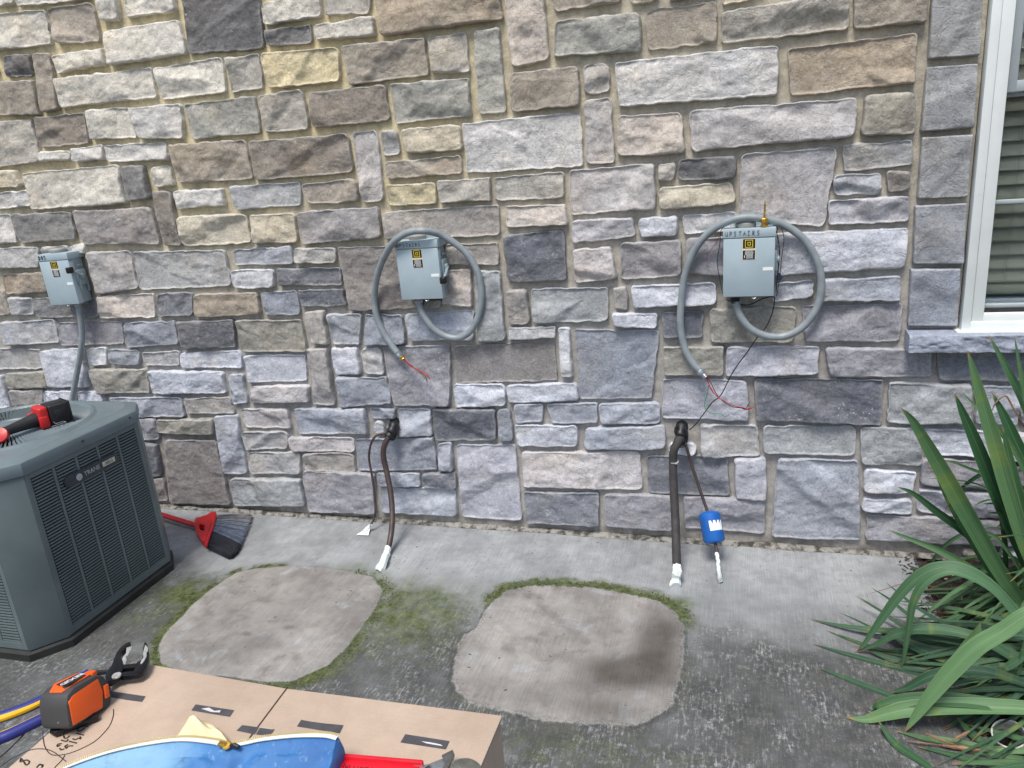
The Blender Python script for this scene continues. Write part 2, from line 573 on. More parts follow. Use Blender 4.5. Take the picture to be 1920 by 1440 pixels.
# window surround past the picture: right quoins and head stones
zz = 0.93
while zz < WIN[3]-0.1:
    quads.append((np.array([[WIN[1]+.005, zz+.19], [WIN[1]+.14, zz+.19], [WIN[1]+.14, zz], [WIN[1]+.005, zz]]), 'N', 0.034, True)); zz += 0.205
zz = float(max(q[0][:, 1].max() for q in quads[:228] if q[3]))+0.015
while zz < WIN[3]:
    quads.append((np.array([[0.585, zz+.19], [0.726, zz+.19], [0.726, zz], [0.585, zz]]), 'n', 0.034, True)); zz += 0.205
xx = WIN[0]-0.12
while xx < WIN[1]+0.1:
    quads.append((np.array([[xx, WIN[3]+.17], [xx+.2, WIN[3]+.17], [xx+.2, WIN[3]+.02], [xx, WIN[3]+.02]]), 'N', 0.034, True)); xx += 0.215

def stone_patch(q, T, seed, quoin, cell=0.0065):
    r = np.random.RandomState(seed)
    g_ = 0.0028 if not quoin else 0.0
    q = q + np.array([[-g_, g_], [g_, g_], [g_, -g_], [-g_, -g_]])
    TL, TR, BR, BL = q
    w_ = (np.hypot(*(TR-TL))+np.hypot(*(BR-BL)))/2; h_ = (np.hypot(*(TL-BL))+np.hypot(*(TR-BR)))/2
    nu = max(6, int(w_/cell)); nv = max(6, int(h_/cell))
    def axis(n, L):
        e = np.array([0, 0.0016, 0.004, 0.0075])/L
        m = np.linspace(0.013/L, 1-0.013/L, n) if L > 0.04 else np.linspace(0.3, 0.7, 3)
        return np.concatenate([e, m, (1-e)[::-1]])
    u = axis(nu, w_); v = axis(nv, h_)
    U, V = np.meshgrid(u, v)
    a = 2*U-1; b = 2*V-1
    A = np.abs(a)**1; B = np.abs(b)
    # distance to each side in metres
    du = (1-A)*w_/2; dv = (1-B)*h_/2
    # rounded corners
    rc = (0.5+0.9*r.rand())*0.017 if not quoin else 0.006
    ex = np.clip(rc-du, 0, None); ey = np.clip(rc-dv, 0, None)
    rr = np.maximum(np.hypot(ex, ey), 1e-9); mx = np.maximum(ex, ey)
    k = np.where(rr > 0, mx/rr, 1)
    px = U*w_; pz = V*h_
    px = np.where(ex > 0, np.where(a > 0, w_-(rc-ex*k), rc-ex*k), px)
    pz = np.where(ey > 0, np.where(b > 0, h_-(rc-ey*k), rc-ey*k), pz)
    U2 = px/w_; V2 = pz/h_
    X = (TL[0]*(1-U2)+TR[0]*U2)*(1-V2)+(BL[0]*(1-U2)+BR[0]*U2)*V2
    Z = (TL[1]*(1-U2)+TR[1]*U2)*(1-V2)+(BL[1]*(1-U2)+BR[1]*U2)*V2
    # uneven outline
    amp = 0.0058 if not quoin else 0.0015
    s = seed % 997
    fu = np.exp(-dv/0.02); fv = np.exp(-du/0.02)
    Z = Z + np.sign(-b)*fu*amp*2*(fbm(X*26+s, np.sign(b)*7+s, s, 4)-0.55)
    X = X + np.sign(a)*fv*amp*2*(fbm(Z*26+s, np.sign(a)*9+s, s+3, 4)-0.55)
    # height of the face above the mortar
    d = np.minimum(du, dv)
    rb = 0.0066 if not quoin else 0.005
    rb = rb*(0.6+0.9*fbm(X*18, Z*18, s+5, 2))
    t = np.clip(d/rb, 0, 1)
    base = T*np.sqrt(np.clip(1-(1-t)**2, 0, 1))
    tx, tz = (r.rand(2)-0.5)*0.03
    face = tx*(X-X.mean())+tz*(Z-Z.mean())
    amp2 = 0.5 if quoin else 1.0
    n1 = fbm(X*9+s, Z*13+s, s+11, 3)-0.5
    n2 = np.abs(fbm(X*22+s*1.3, Z*30, s+23, 4)-0.5)
    n3 = fbm(X*75, Z*90+s, s+31, 3)-0.5
    q4 = fbm(X*11+s*2.1, Z*17+s, s+57, 3)*7.0
    fq = q4-np.floor(q4); terr = (np.floor(q4)+sstep(0.80, 1.0, fq))*0.0030
    n5 = np.abs(fbm(X*48+s, Z*60, s+63, 3)-0.5)
    relief = n1*0.010 - n2*0.005 + n3*0.0018 + (terr-0.0105)*0.65 - n5*0.0020
    # split facets: a few tilted planes that cut into the face, mostly from its edges
    cut = np.zeros_like(X)
    for _ in range(r.randint(2, 6)):
        ang = r.rand()*2*math.pi; cx_ = X.mean()+(r.rand()-0.5)*w_*0.9; cz_ = Z.mean()+(r.rand()-0.6)*h_*0.9
        sl = 0.12+0.36*r.rand()
        p = ((X-cx_)*math.cos(ang)+(Z-cz_)*math.sin(ang)) - 0.10*h_ - 0.012*(fbm(X*20, Z*20, s+41, 2)-.5)*2
        cut = np.minimum(cut, -np.clip(p, 0, 0.05)*sl)
    hgt = base + t*(face + amp2*(relief + cut))
    hgt = np.maximum(hgt, np.where(t > 0.3, T*0.3, 0))
    Y = -(hgt - 0.004*(t <= 0))
    Y = np.where((U == U.min()) | (U == U.max()) | (V == V.min()) | (V == V.max()), 0.012, Y)
    edge = np.exp(-d/0.006)*np.clip(t*2, 0, 1)
    return X, Y, Z, edge, t
Vs = []; Fs = []; C1 = []; C2 = []; base_i = 0
for i, (q, code, T, quo) in enumerate(quads):
    off = (q[:, 0].min() < -3.9) or (q[:, 0].max() > 1.1) or (q[:, 1].min() > 2.6)
    X, Y, Z, E, t = stone_patch(q, T, 100+i*37, quo, 0.0065 if not off else 0.012)
    ny, nx = X.shape
    Vs.append(np.stack([X.ravel(), Y.ravel(), Z.ravel()], 1)); Fs.append(gridfaces(ny, nx, base_i)); base_i += ny*nx
    r = np.random.RandomState(900+i)
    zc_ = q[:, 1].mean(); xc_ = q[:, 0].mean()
    wf = float(sstep(0.75, 1.75, zc_+(r.rand()-.5)*0.35-0.10*(xc_+1.2)))       # warm light above and cool light below, tinted into each stone's colour
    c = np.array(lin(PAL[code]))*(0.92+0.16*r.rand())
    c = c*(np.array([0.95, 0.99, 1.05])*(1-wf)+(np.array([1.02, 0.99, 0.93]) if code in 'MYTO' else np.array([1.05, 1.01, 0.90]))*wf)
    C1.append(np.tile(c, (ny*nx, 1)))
    sp = {'D': .9, 'd': .7, 'b': .7, 'n': .6, 'B': .6, 'M': .6, 'p': .6, 'P': .5}.get(code, .35)*(0.3+r.rand())
    C2.append(np.stack([np.full(ny*nx, r.rand()), E.ravel(), np.full(ny*nx, sp)], 1))
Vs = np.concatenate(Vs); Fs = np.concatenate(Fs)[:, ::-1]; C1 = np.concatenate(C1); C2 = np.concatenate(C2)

def stone_material(name):
    t = NT(name)
    col = t.attr('Col'); at = t.n('ShaderNodeSeparateColor'); t.l(t.attr('Var'), at.inputs[0])
    rnd, edge, spk = at.outputs
    off = t.n('ShaderNodeCombineXYZ')
    t.l(t.math('MULTIPLY', rnd, 37.0), off.inputs[0]); t.l(t.math('MULTIPLY', rnd, 91.0), off.inputs[2])
    va = t.n('ShaderNodeVectorMath', operation='ADD'); t.l(t.co(), va.inputs[0]); t.l(off.outputs[0], va.inputs[1])
    vec = va.outputs[0]
    big = t.noise(7, 5, 0.6, vec, 0.6); mid = t.noise(26, 6, 0.65, vec, 0.4); fine = t.noise(140, 4, 0.7, vec)
    c = t.mix(1.0, col, t.grey(t.ramp(big, 0.28, 0.72, 0.86, 1.12)), 'MULTIPLY')
    c = t.mix(1.0, c, t.grey(t.ramp(mid, 0.3, 0.7, 0.86, 1.12)), 'MULTIPLY')
    c = t.mix(1.0, c, t.grey(t.ramp(fine, 0.28, 0.72, 0.80, 1.18)), 'MULTIPLY')
    tint = t.noise(5.0, 3, 0.5, vec)
    c = t.mix(t.ramp(tint, 0.52, 0.72, 0, 0.55), c, t.mix(1.0, c, (1.06, 0.98, 0.86), 'MULTIPLY'))
    c = t.mix(t.ramp(tint, 0.48, 0.30, 0, 0.5), c, t.mix(1.0, c, (0.95, 0.985, 1.05), 'MULTIPLY'))
    ck = t.math('ABSOLUTE', t.math('SUBTRACT', t.noise(11, 6, 0.62, vec, 0.9), 0.5))
    ckl = t.math('MULTIPLY', t.ramp(ck, 0.012, 0.0), t.ramp(t.noise(6, 2, 0.5, vec), 0.46, 0.60))
    c = t.mix(t.math('MULTIPLY', ckl, 0.30), c, t.mix(1.0, c, (0.45, 0.44, 0.42), 'MULTIPLY'))
    # streaky pale bloom and white flecks
    st = t.co((22, 22, 60)); va2 = t.n('ShaderNodeVectorMath', operation='ADD'); t.l(st, va2.inputs[0]); t.l(off.outputs[0], va2.inputs[1])
    streak = t.noise(1.0, 5, 0.7, va2.outputs[0], 1.2)
    c = t.mix(t.ramp(streak, 0.52, 0.78, 0, 0.36), c, (0.64, 0.645, 0.65))
    fl = t.ramp(t.noise(70, 6, 0.8, vec, 0.8), 0.575, 0.64)
    pl = t.ramp(t.noise(9, 3, 0.5, vec), 0.48, 0.66)
    c = t.mix(t.math('MULTIPLY', t.math('MULTIPLY', fl, pl), t.math('MULTIPLY', spk, 1.1)), c, (0.80, 0.79, 0.76))
    e = t.math('MULTIPLY', edge, t.ramp(mid, 0.3, 0.6, 0.1, 0.55))
    c = t.mix(e, c, (0.62, 0.61, 0.58))
    h = t.noise(38, 9, 0.68, vec, 0.5)
    b1 = t.bump(h, 0.007, 0.6, t.bump(t.ramp(ck, 0.0, 0.03), 0.0025, 0.5)); b2 = t.bump(t.noise(150, 5, 0.72, vec), 0.0022, 0.8, b1)
    return t.fin(c, 0.82, 0, b2, 0.35)
def mortar_material(name):
    t = NT(name); sep = t.n('ShaderNodeSeparateXYZ'); t.l(t.co(), sep.inputs[0])
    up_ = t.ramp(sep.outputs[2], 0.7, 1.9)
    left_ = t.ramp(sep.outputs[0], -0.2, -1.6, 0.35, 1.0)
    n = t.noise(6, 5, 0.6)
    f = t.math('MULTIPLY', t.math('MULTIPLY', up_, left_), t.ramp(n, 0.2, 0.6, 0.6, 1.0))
    c = t.mix(f, lin((170, 167, 162)), lin((216, 203, 164)))  # warm light of the upper left painted into the mortar colour
    c = t.mix(1.0, c, t.grey(t.ramp(t.noise(30, 6, 0.7), 0.25, 0.75, 0.72, 1.2)), 'MULTIPLY')
    c = t.mix(1.0, c, t.grey(t.ramp(t.noise(300, 3), 0.2, 0.8, 0.8, 1.15)), 'MULTIPLY')
    damp = t.math('MULTIPLY', t.ramp(sep.outputs[2], 0.12, 0.0), t.ramp(t.noise(12, 5), 0.35, 0.6))
    c = t.mix(t.math('MULTIPLY', damp, 0.5), c, lin((84, 78, 62)))
    b = t.bump(t.noise(180, 5, 0.7), 0.003, 0.7); b = t.bump(t.noise(25, 4), 0.006, 0.4, b)
    return t.fin(c, 0.95, 0, b, 0.2)
M_STONE = stone_material('veneer_stone'); M_MORTAR = mortar_material('mortar')
wall_t = empty('stone_wall', (-1.4, 0, 0), 'house wall of grey, tan and slate coloured cut stone set in tan mortar', 'wall')
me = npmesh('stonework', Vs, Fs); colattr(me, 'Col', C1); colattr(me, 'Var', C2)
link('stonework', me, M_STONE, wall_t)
# mortar bed, with the window opening left out
def sheet(x0, x1, z0, z1, c=0.012):
    xs = np.linspace(x0, x1, max(2, int((x1-x0)/c))); zs = np.linspace(z0, z1, max(2, int((z1-z0)/c)))
    Xg, Zg = np.meshgrid(xs, zs)
    Yg = -0.006*(fbm(Xg*9, Zg*9, 3, 3)-0.3) - 0.004*(fbm(Xg*40, Zg*40, 9, 3)-0.5)
    return np.stack([Xg.ravel(), Yg.ravel(), Zg.ravel()], 1), Xg.shape
Vm = []; Fm = []; bi = 0
for a in ((WX0, WIN[0], -0.05, WZ1+.1), (WIN[1], WX1, -0.05, WZ1+.1), (WIN[0], WIN[1], -0.05, WIN[2]), (WIN[0], WIN[1], WIN[3], WZ1+.1)):
    v, sh = sheet(*a, 0.012 if a[0] < 0 else 0.02); Vm.append(v); Fm.append(gridfaces(sh[0], sh[1], bi)); bi += len(v)
me = npmesh('mortar', np.concatenate(Vm), np.concatenate(Fm)); link('mortar', me, M_MORTAR, wall_t)
# the body of the wall behind, so that it has thickness
mb = MB()
for x0, x1, z0, z1 in ((WX0, WIN[0], -0.05, WZ1+.1), (WIN[1], WX1, -0.05, WZ1+.1), (WIN[0], WIN[1], -0.05, WIN[2]), (WIN[0], WIN[1], WIN[3], WZ1+.1)):
    mb.box(((x0+x1)/2, 0.155, (z0+z1)/2), (x1-x0, 0.27, z1-z0))
mb.build('backing', simple('block', (150, 146, 140), 0.9), wall_t, smooth=False)
# rough lip of mortar and sealant where the wall meets the slab
n = 620
xs = np.linspace(-4.2, 0.80, n)
prof = [(0.0, 0.016), (-0.010, 0.014), (-0.020, 0.008), (-0.028, 0.0005)]
Vb = []
for j, (py_, pz_) in enumerate(prof):
    k = fbm(xs*5, xs*0+j*3.1, 51, 4)
    Vb.append(np.stack([xs, py_*(0.55+0.95*k)-0.004, pz_*(0.35+0.7*fbm(xs*12, xs*0+j, 77, 4))+0.0005], 1))
Vb = np.concatenate(Vb)
Fb = gridfaces(4, n)
me = npmesh('base_sealant', Vb, Fb)
t = NT('sealant'); c = t.mix(t.ramp(t.noise(28, 6, 0.7), 0.4, 0.62), lin((150, 148, 142)), lin((62, 60, 54)))
M_SEAL = t.fin(c, 0.9, 0, t.bump(t.noise(90, 6, 0.7), 0.004, 0.9))
link('base_sealant', me, M_SEAL, wall_t)
# projecting stone sill under the window
def sill():
    x0, x1 = wall(1705, 640, 0.085).x, WIN[1]+0.16
    zt, zb = 0.898, wall(1800, 662, 0.085).z
    nx, nz = 190, 26
    xs = np.linspace(x0, x1, nx)
    prof = []
    for k in range(nz):
        s = k/(nz-1)
        if s < 0.3: prof.append((0.0-0.085*(s/0.3), zt-0.006*(s/0.3), 0))            # top
        elif s < 0.86: prof.append((-0.085, zt-0.006-(zt-0.006-zb)*((s-0.3)/0.56), 1)) # split face
        else: prof.append((-0.085+0.085*((s-0.86)/0.14), zb, 0))
    V = []
    for k, (y, z_, f_) in enumerate(prof):
        rel = (fbm(xs*16, xs*0+z_*38, 61, 4)-0.5)*0.02 - np.abs(fbm(xs*30, xs*0+z_*60, 67, 3)-0.5)*0.014
        V.append(np.stack([xs, y+f_*rel, z_+(1-f_)*0.0*xs], 1))
    V = np.concatenate(V); Fq = gridfaces(nz, nx)
    me = npmesh('stone_sill', V, Fq)
    # end caps
    bm = bmesh.new(); bm.from_mesh(me); bm.verts.ensure_lookup_table()
    for e in (0, nx-1): 
        vs = [bm.verts[k*nx+e] for k in range(nz)]
        try: bm.faces.new(vs)
        except ValueError: pass
    bmesh.ops.recalc_face_normals(bm, faces=bm.faces); bm.to_mesh(me); bm.free()
    N = len(me.vertices)
    colattr(me, 'Col', np.tile(np.array(lin((150, 158, 174))), (N, 1))); colattr(me, 'Var', np.tile(np.array([.4, .1, .1]), (N, 1)))
    link('stone_sill', me, M_STONE, wall_t); sharp(me, 50)
sill()

# ------------------------------------------------------------------ window
WHITE = simple('white_vinyl', (226, 232, 230), 0.35, var=0.03, bump=0.1)
DARKGAP = simple('gap_black', (16, 18, 20), 0.6)  # near-black for the shaded gap between frame and sash
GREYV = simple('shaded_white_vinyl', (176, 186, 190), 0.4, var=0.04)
wt = empty('window', (1.2, 0.0, 0.9), 'white framed window with closed blinds above the stone sill', 'window')
x0, x1, z0, z1 = WIN
def frame(name, x0, x1, z0, z1, wd, y, dp, mat, par, bev=0.002, rails=()):
    m = MB()
    m.box(((x0+wd/2), y, (z0+z1)/2), (wd, dp, z1-z0), bev=bev)
    m.box(((x1-wd/2), y, (z0+z1)/2), (wd, dp, z1-z0), bev=bev)
    m.box(((x0+x1)/2, y+0.0006, z0+wd/2), (x1-x0-2*wd+0.002, dp, wd), bev=bev)
    m.box(((x0+x1)/2, y+0.0006, z1-wd/2), (x1-x0-2*wd+0.002, dp, wd), bev=bev)
    for rz, rw in rails: m.box(((x0+x1)/2, y+0.0006, rz), (x1-x0-2*wd+0.002, dp, rw), bev=bev)
    return m.build(name, mat, par)
frame('outer_frame', x0+.002, x1-.002, z0+.004, z1-.002, 0.028, -0.012, 0.06, WHITE, wt)
fr2 = frame('inner_frame', x0+.0325, x1-.0325, z0+.024, z1-.0325, 0.036, -0.004, 0.06, WHITE, wt)
frame('dark_gap', x0+.066, x1-.066, z0+.056, z1-.066, 0.008, 0.006, 0.04, DARKGAP, wt, 0)  # black strip stands in for the shade of the gap around the sash
mid = atY(1900, 160, 0.03).z
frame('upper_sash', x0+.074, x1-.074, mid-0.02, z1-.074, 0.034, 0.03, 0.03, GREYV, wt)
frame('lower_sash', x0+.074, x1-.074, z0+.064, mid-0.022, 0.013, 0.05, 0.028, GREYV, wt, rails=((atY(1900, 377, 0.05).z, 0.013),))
mbr = MB(); zr0, zr1 = atY(1900, 591, 0.075).z, atY(1900, 560, 0.075).z
mbr.box(((x0+x1)/2, 0.085, (zr0+zr1)/2), (x1-x0-0.168, 0.02, zr1-zr0), bev=0.003); mbr.build('bottom_rail', simple('rail_bluegrey', (158, 174, 186), .4, var=.04), wt)  # rail colour includes the blue-grey reflection on it
ml = MB(); ml.box(((x0+x1)/2, -0.03, z0+0.0015), (x1-x0+0.03, 0.07, 0.006), bev=0.001); ml.build('drip_edge', WHITE, wt)
# blinds: a stack of tilted slats just inside the glass
blt = NT('blind_slat'); f = blt.noise(3.5, 4); 
M_BLIND = blt.fin(blt.mix(blt.ramp(f, 0.35, 0.65), lin((112, 120, 104)), lin((146, 152, 142))), 0.5)
mb = MB(); zz = z0+0.165; k = 0
while zz < z1-0.1:
    mb.box(((x0+x1)/2, 0.125, zz), (x1-x0-0.17, 0.0025, 0.055), Matrix.Rotation(math.radians(-24), 3, 'X'), bev=0.0008, seg=1); zz += 0.0475
mb.box(((x0+x1)/2, 0.12, z0+0.115), (x1-x0-0.17, 0.035, 0.032), bev=0.004)
bl = mb.build('blind', M_BLIND, wt)
cord = MB()
for cxx in (x0+0.16, x0+0.47, x1-0.2):
    cord.tube([(cxx, 0.105, z0+0.10), (cxx+.002, 0.104, 1.5), (cxx, 0.105, z1-0.08)], 0.0012, 6)
cord.build('blind_cord', simple('cord', (120, 125, 115), 0.8), bl)
gl = NT('window_glass'); gl.fin((0.9, 0.95, 0.93), 0.02); gl.p.inputs['Transmission Weight'].default_value = 1.0
gl.p.inputs['IOR'].default_value = 1.45; gl.p.inputs['Alpha'].default_value = 0.62
mg = MB(); mg.box(((x0+x1)/2, 0.052, (z0+mid)/2+.02), (x1-x0-0.16, 0.003, mid-z0-0.10)); mg.box(((x0+x1)/2, 0.032, (z1+mid)/2-.03), (x1-x0-0.17, 0.003, z1-mid-0.11))
mg.build('pane', gl.m, wt, smooth=False)
mr = MB()  # dark room behind
mr.box(((x0+x1)/2, 0.42, (z0+z1)/2), (x1-x0+0.1, 0.01, z1-z0+0.1)); mr.build('room_backing', simple('dark_room', (26, 28, 28), 0.9), wt, smooth=False)
mr = MB()
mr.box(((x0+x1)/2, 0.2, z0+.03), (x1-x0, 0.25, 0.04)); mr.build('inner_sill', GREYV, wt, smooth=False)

# ------------------------------------------------------------------ ground
def polysd(P, X, Y):
    """signed distance to polygon, negative inside"""
    P = np.array(P); d = np.full(X.shape, 1e9); ins = np.zeros(X.shape, bool)
    for i in range(len(P)):
        a = P[i]; b = P[(i+1) % len(P)]; e = b-a; wx = X-a[0]; wy = Y-a[1]
        t = np.clip((wx*e[0]+wy*e[1])/(e@e+1e-12), 0, 1)
        d = np.minimum(d, np.hypot(wx-e[0]*t, wy-e[1]*t))
        c = ((a[1] <= Y) & (b[1] > Y)) | ((b[1] <= Y) & (a[1] > Y))
        with np.errstate(divide='ignore', invalid='ignore'):
            xi = a[0]+(Y-a[1])*(b[0]-a[0])/(b[1]-a[1] if b[1] != a[1] else 1e-9)
        ins ^= c & (X < xi)
    return np.where(ins, -d, d)
def g2(pts): return [tuple(atZ(x, y, 0)[:2]) for x, y in pts]
PL = g2([(298, 1211), (316, 1182), (349, 1148), (385, 1114), (422, 1088), (443, 1075), (480, 1067), (530, 1063), (600, 1062), (674, 1077), (698, 1083),
         (717, 1107), (708, 1133), (692, 1156), (666, 1193), (643, 1221), (617, 1247), (580, 1265), (549, 1277), (502, 1278), (333, 1258), (302, 1245), (296, 1221)])
PR = g2([(857, 1211), (848, 1278), (856, 1294), (882, 1320), (900, 1325), (973, 1341), (1030, 1354), (1134, 1359), (1186, 1364), (1223, 1346),
         (1257, 1325), (1267, 1294), (1278, 1258), (1281, 1221), (1283, 1174), (1265, 1148), (1236, 1129), (1186, 1118), (1121, 1104), (1056, 1101),
         (1004, 1099), (952, 1108), (921, 1130), (905, 1153), (895, 1177), (872, 1190)])
def blob(X, Y, px, py, rx, ry):
    c = atZ(px, py, 0); return np.exp(-(((X-c.x)/rx)**2+((Y-c.y)/ry)**2))
xs = np.concatenate([np.arange(-8, -3.3, 0.05), np.arange(-3.3, 0.645, 0.0062), [0.647, 0.654, 0.656]])
ys = np.concatenate([np.arange(-6, -1.75, 0.05), np.arange(-1.75, 0.02, 0.0062)])
Xg, Yg = np.meshgrid(xs, ys)
wob = (fbm(Xg*14, Yg*14, 5, 4)-0.5)*0.03
wob2 = (fbm(Xg*45, Yg*45, 15, 3)-0.5)*0.012
dL = polysd(PL, Xg, Yg)+wob*0.4+wob2*0.5; dR = polysd(PR, Xg, Yg)+wob*0.35+wob2*1.1
patch = np.maximum(sstep(0.004, -0.004, dL), sstep(0.004, -0.004, dR))
n1 = fbm(Xg*3.2, Yg*3.2, 21, 5); n2 = fbm(Xg*11, Yg*11, 31, 4); n3 = fbm(Xg*30, Yg*30, 35, 3)
# old grime: starts some way out from the wall
line = -0.50 + 0.05*(n1-0.5)*2 + 0.06*(Xg+1.1)*0.3
dark = 0.9*sstep(0.14, -0.34, Yg-line-(n1-.5)*0.45)
rightp = sstep(-0.25, -0.05, Xg)
line2 = -0.44
dark = np.maximum(dark, rightp*sstep(0.16, -0.34, Yg-line2-(n1-.5)*0.35))
dark = dark*(0.62+0.55*n2)
dark = np.maximum(dark, 0.95*sstep(0.09, 0.0, dR)*sstep(-0.75, -0.95, Yg))
dark = np.maximum(dark, 0.8*sstep(0.05, 0.0, dR)*sstep(-.3, -.2, Xg)*sstep(-.5, -.6, Yg))
dark = np.maximum(dark, 0.9*sstep(0.03, 0.0, dR)*sstep(-.48, -.62, Yg)*(.5+n3))  # contact shade and debris painted as a dark rim round the right patch
dark = np.clip(dark, 0, 1)
# moss and algae
dm = np.minimum(dL, dR)
moss = np.zeros_like(Xg)
moss = np.maximum(moss, 0.95*sstep(0.075, 0.0, dL)*sstep(-1.78, -1.9, Xg)*sstep(0.25, 0.6, n2+.18))          # left rim of the left patch
moss = np.maximum(moss, 0.9*sstep(0.14, 0.0, dL)*sstep(-1.75, -1.5, Xg)*(0.35+0.65*n2)*1.1)                    # strip between the patches
moss = np.maximum(moss, 1.0*sstep(0.10, 0.01, dR+(n3-.5)*.04)*sstep(-0.70, -0.50, Yg))               # back rim of the right patch
moss = np.maximum(moss, 0.85*blob(Xg, Yg, 345, 1115, 0.20, 0.15)*(0.3+n2))
moss = np.maximum(moss, 0.85*blob(Xg, Yg, 770, 1150, 0.26, 0.26)*(0.55+n2*0.8))
moss = np.maximum(moss, 0.5*blob(Xg, Yg, 270, 1150, 0.22, 0.14)*(0.3+n2))
moss = np.maximum(moss, 0.7*blob(Xg, Yg, 1268, 1132, 0.10, 0.06)*(0.4+n2))
moss = np.maximum(moss, 0.45*blob(Xg, Yg, 1100, 1420, 0.40, 0.12)*(0.3+n2))
moss = np.maximum(moss, 0.55*blob(Xg, Yg, 1265, 1026, 0.035, 0.02)*(0.4+n3))
moss = np.maximum(moss, 0.6*blob(Xg, Yg, 340, 1054, 0.05, 0.02)*(0.2+n3*1.2))
moss = np.maximum(moss, 0.30*sstep(0.10, 0.0, dR)*(n2+.1))
moss = np.clip(moss, 0, 1)*(1-patch)
# brown stain on the patches
stain = np.clip(1.2*blob(Xg, Yg, 1170, 1262, 0.16, 0.10)+1.1*blob(Xg, Yg, 1235, 1195, 0.08, 0.15)+0.7*blob(Xg, Yg, 1130, 1330, 0.13, 0.05)
        + 0.5*blob(Xg, Yg, 490, 1200, 0.09, 0.05)+0.3*blob(Xg, Yg, 560, 1130, 0.25, 0.1)+0.35*blob(Xg, Yg, 930, 1290, 0.1, 0.09), 0, 1)*(0.75+0.45*n2)
for bx__, by__, br__, ba__ in ((462, 1190, .03, .8), (545, 1178, .035, .7), (520, 1210, .05, .4), (655, 1095, .05, .35), (610, 1165, .05, .3), (435, 1150, .05, .4), (1000, 1118, .05, .6), (1090, 1115, .07, .45), (1150, 1122, .04, .5), (1020, 1190, .02, .6), (1160, 1185, .03, .5), (960, 1115, .03, .5), (1185, 1245, .04, .5)):
    stain = np.maximum(stain, ba__*blob(Xg, Yg, bx__, by__, br__, br__*.6)*(0.4+n3))
# fork scrapes that cross each pale patch
def scrape(px0, py0, px1, py1, wd):
    a = np.array(atZ(px0, py0)[:2]); b = np.array(atZ(px1, py1)[:2]); e = b-a
    t = np.clip(((Xg-a[0])*e[0]+(Yg-a[1])*e[1])/(e@e), 0, 1)
    d = np.hypot(Xg-a[0]-e[0]*t, Yg-a[1]-e[1]*t); return sstep(wd, wd*0.55, d+wob2*.5)
sc = np.maximum.reduce([0.30*scrape(1005, 1130, 1100, 1205, 0.022), 0.2*scrape(940, 1170, 1045, 1265, 0.018),
                        0.30*scrape(505, 1095, 560, 1170, 0.024), 0.2*scrape(560, 1180, 590, 1215, 0.014)])*(0.5+n3)
stain = np.clip(np.maximum(stain, sc)+0.0, 0, 1)*patch
dark = dark*(1-patch)
# darker slab around the condenser's base, fading out toward the wall
dark = np.maximum(dark, 0.9*sstep(0.12, 0.0, polysd([(-2.33, -1.09), (-2.33, -.55), (-2.43, -.44), (-3.0, -.44), (-3.04, -1.1), (-2.85, -1.22), (-2.42, -1.22)], Xg, Yg)+wob)*sstep(-.45, -.7, Yg))
hz = patch*0.003 + (fbm(Xg*5, Yg*5, 71, 3)-.5)*0.006*0.4 + moss*0.003*n3
crumb = sstep(0.02, 0.0, np.abs(dR))*sstep(0.5, 0.75, fbm(Xg*90, Yg*90, 81, 2))*0.005
hz = hz + crumb
hz = np.where(Xg > 0.65, np.where(Xg > 0.655, -0.06, hz-0.004), hz)
V = np.stack([Xg.ravel(), Yg.ravel(), hz.ravel()], 1)
me = npmesh('concrete_slab', V, gridfaces(*Xg.shape))
colattr(me, 'Ma', np.stack([patch.ravel(), moss.ravel(), dark.ravel()], 1))
edgeR = sstep(0.03, 0.0, np.abs(dR))*0.6+sstep(0.02, 0.0, np.abs(dL))*0.3
colattr(me, 'Mb', np.stack([stain.ravel(), edgeR.ravel(), n1.ravel()], 1))
t = NT('concrete')
sa = t.n('ShaderNodeSeparateColor'); t.l(t.attr('Ma'), sa.inputs[0]); sb = t.n('ShaderNodeSeparateColor'); t.l(t.attr('Mb'), sb.inputs[0])
pa, mo, dk = sa.outputs; sn, eg, nn = sb.outputs
broom = t.noise(1.0, 3, 0.6, t.co((260, 7, 1))); broom2 = t.noise(1.0, 4, 0.7, t.co((120, 22, 1)))
broadn = t.noise(3.5, 6, 0.6); midn = t.noise(17, 6, 0.65); finen = t.noise(150, 4, 0.7); grit = t.noise(330, 3, 0.7)
light = t.mix(t.ramp(broadn, 0.35, 0.65), lin((134, 138, 140)), lin((158, 162, 164)))
light = t.mix(1.0, light, t.grey(t.ramp(midn, 0.25, 0.75, 0.84, 1.14)), 'MULTIPLY')
# bloom flecks of bare cement through the grime
fle = t.ramp(t.math('ADD', t.math('MULTIPLY', broom2, 0.45), t.math('MULTIPLY', t.noise(60, 8, 0.8), 0.55)), 0.48, 0.62)
area = t.ramp(t.noise(5.5, 8, 0.75), 0.44, 0.62, 0.16, 1.0)
darkc = t.mix(t.ramp(midn, 0.3, 0.7), lin((60, 62, 63)), lin((92, 93, 91)))
darkc = t.mix(1.0, darkc, t.grey(t.ramp(finen, 0.25, 0.75, 0.8, 1.2)), 'MULTIPLY')
darkc = t.mix(t.math('MULTIPLY', t.math('MULTIPLY', fle, area), 0.6), darkc, lin((196, 200, 202)))
dkf = t.math('ADD', dk, t.ramp(midn, 0.3, 0.7, -0.16, 0.16)); dkf = t.ramp(dkf, 0.05, 0.95)
c = t.mix(dkf, light, darkc)
patchc = t.mix(t.ramp(broadn, 0.35, 0.65), lin((130, 128, 125)), lin((156, 154, 150)))
patchc = t.mix(1.0, patchc, t.grey(t.ramp(midn, 0.25, 0.75, 0.82, 1.14)), 'MULTIPLY')
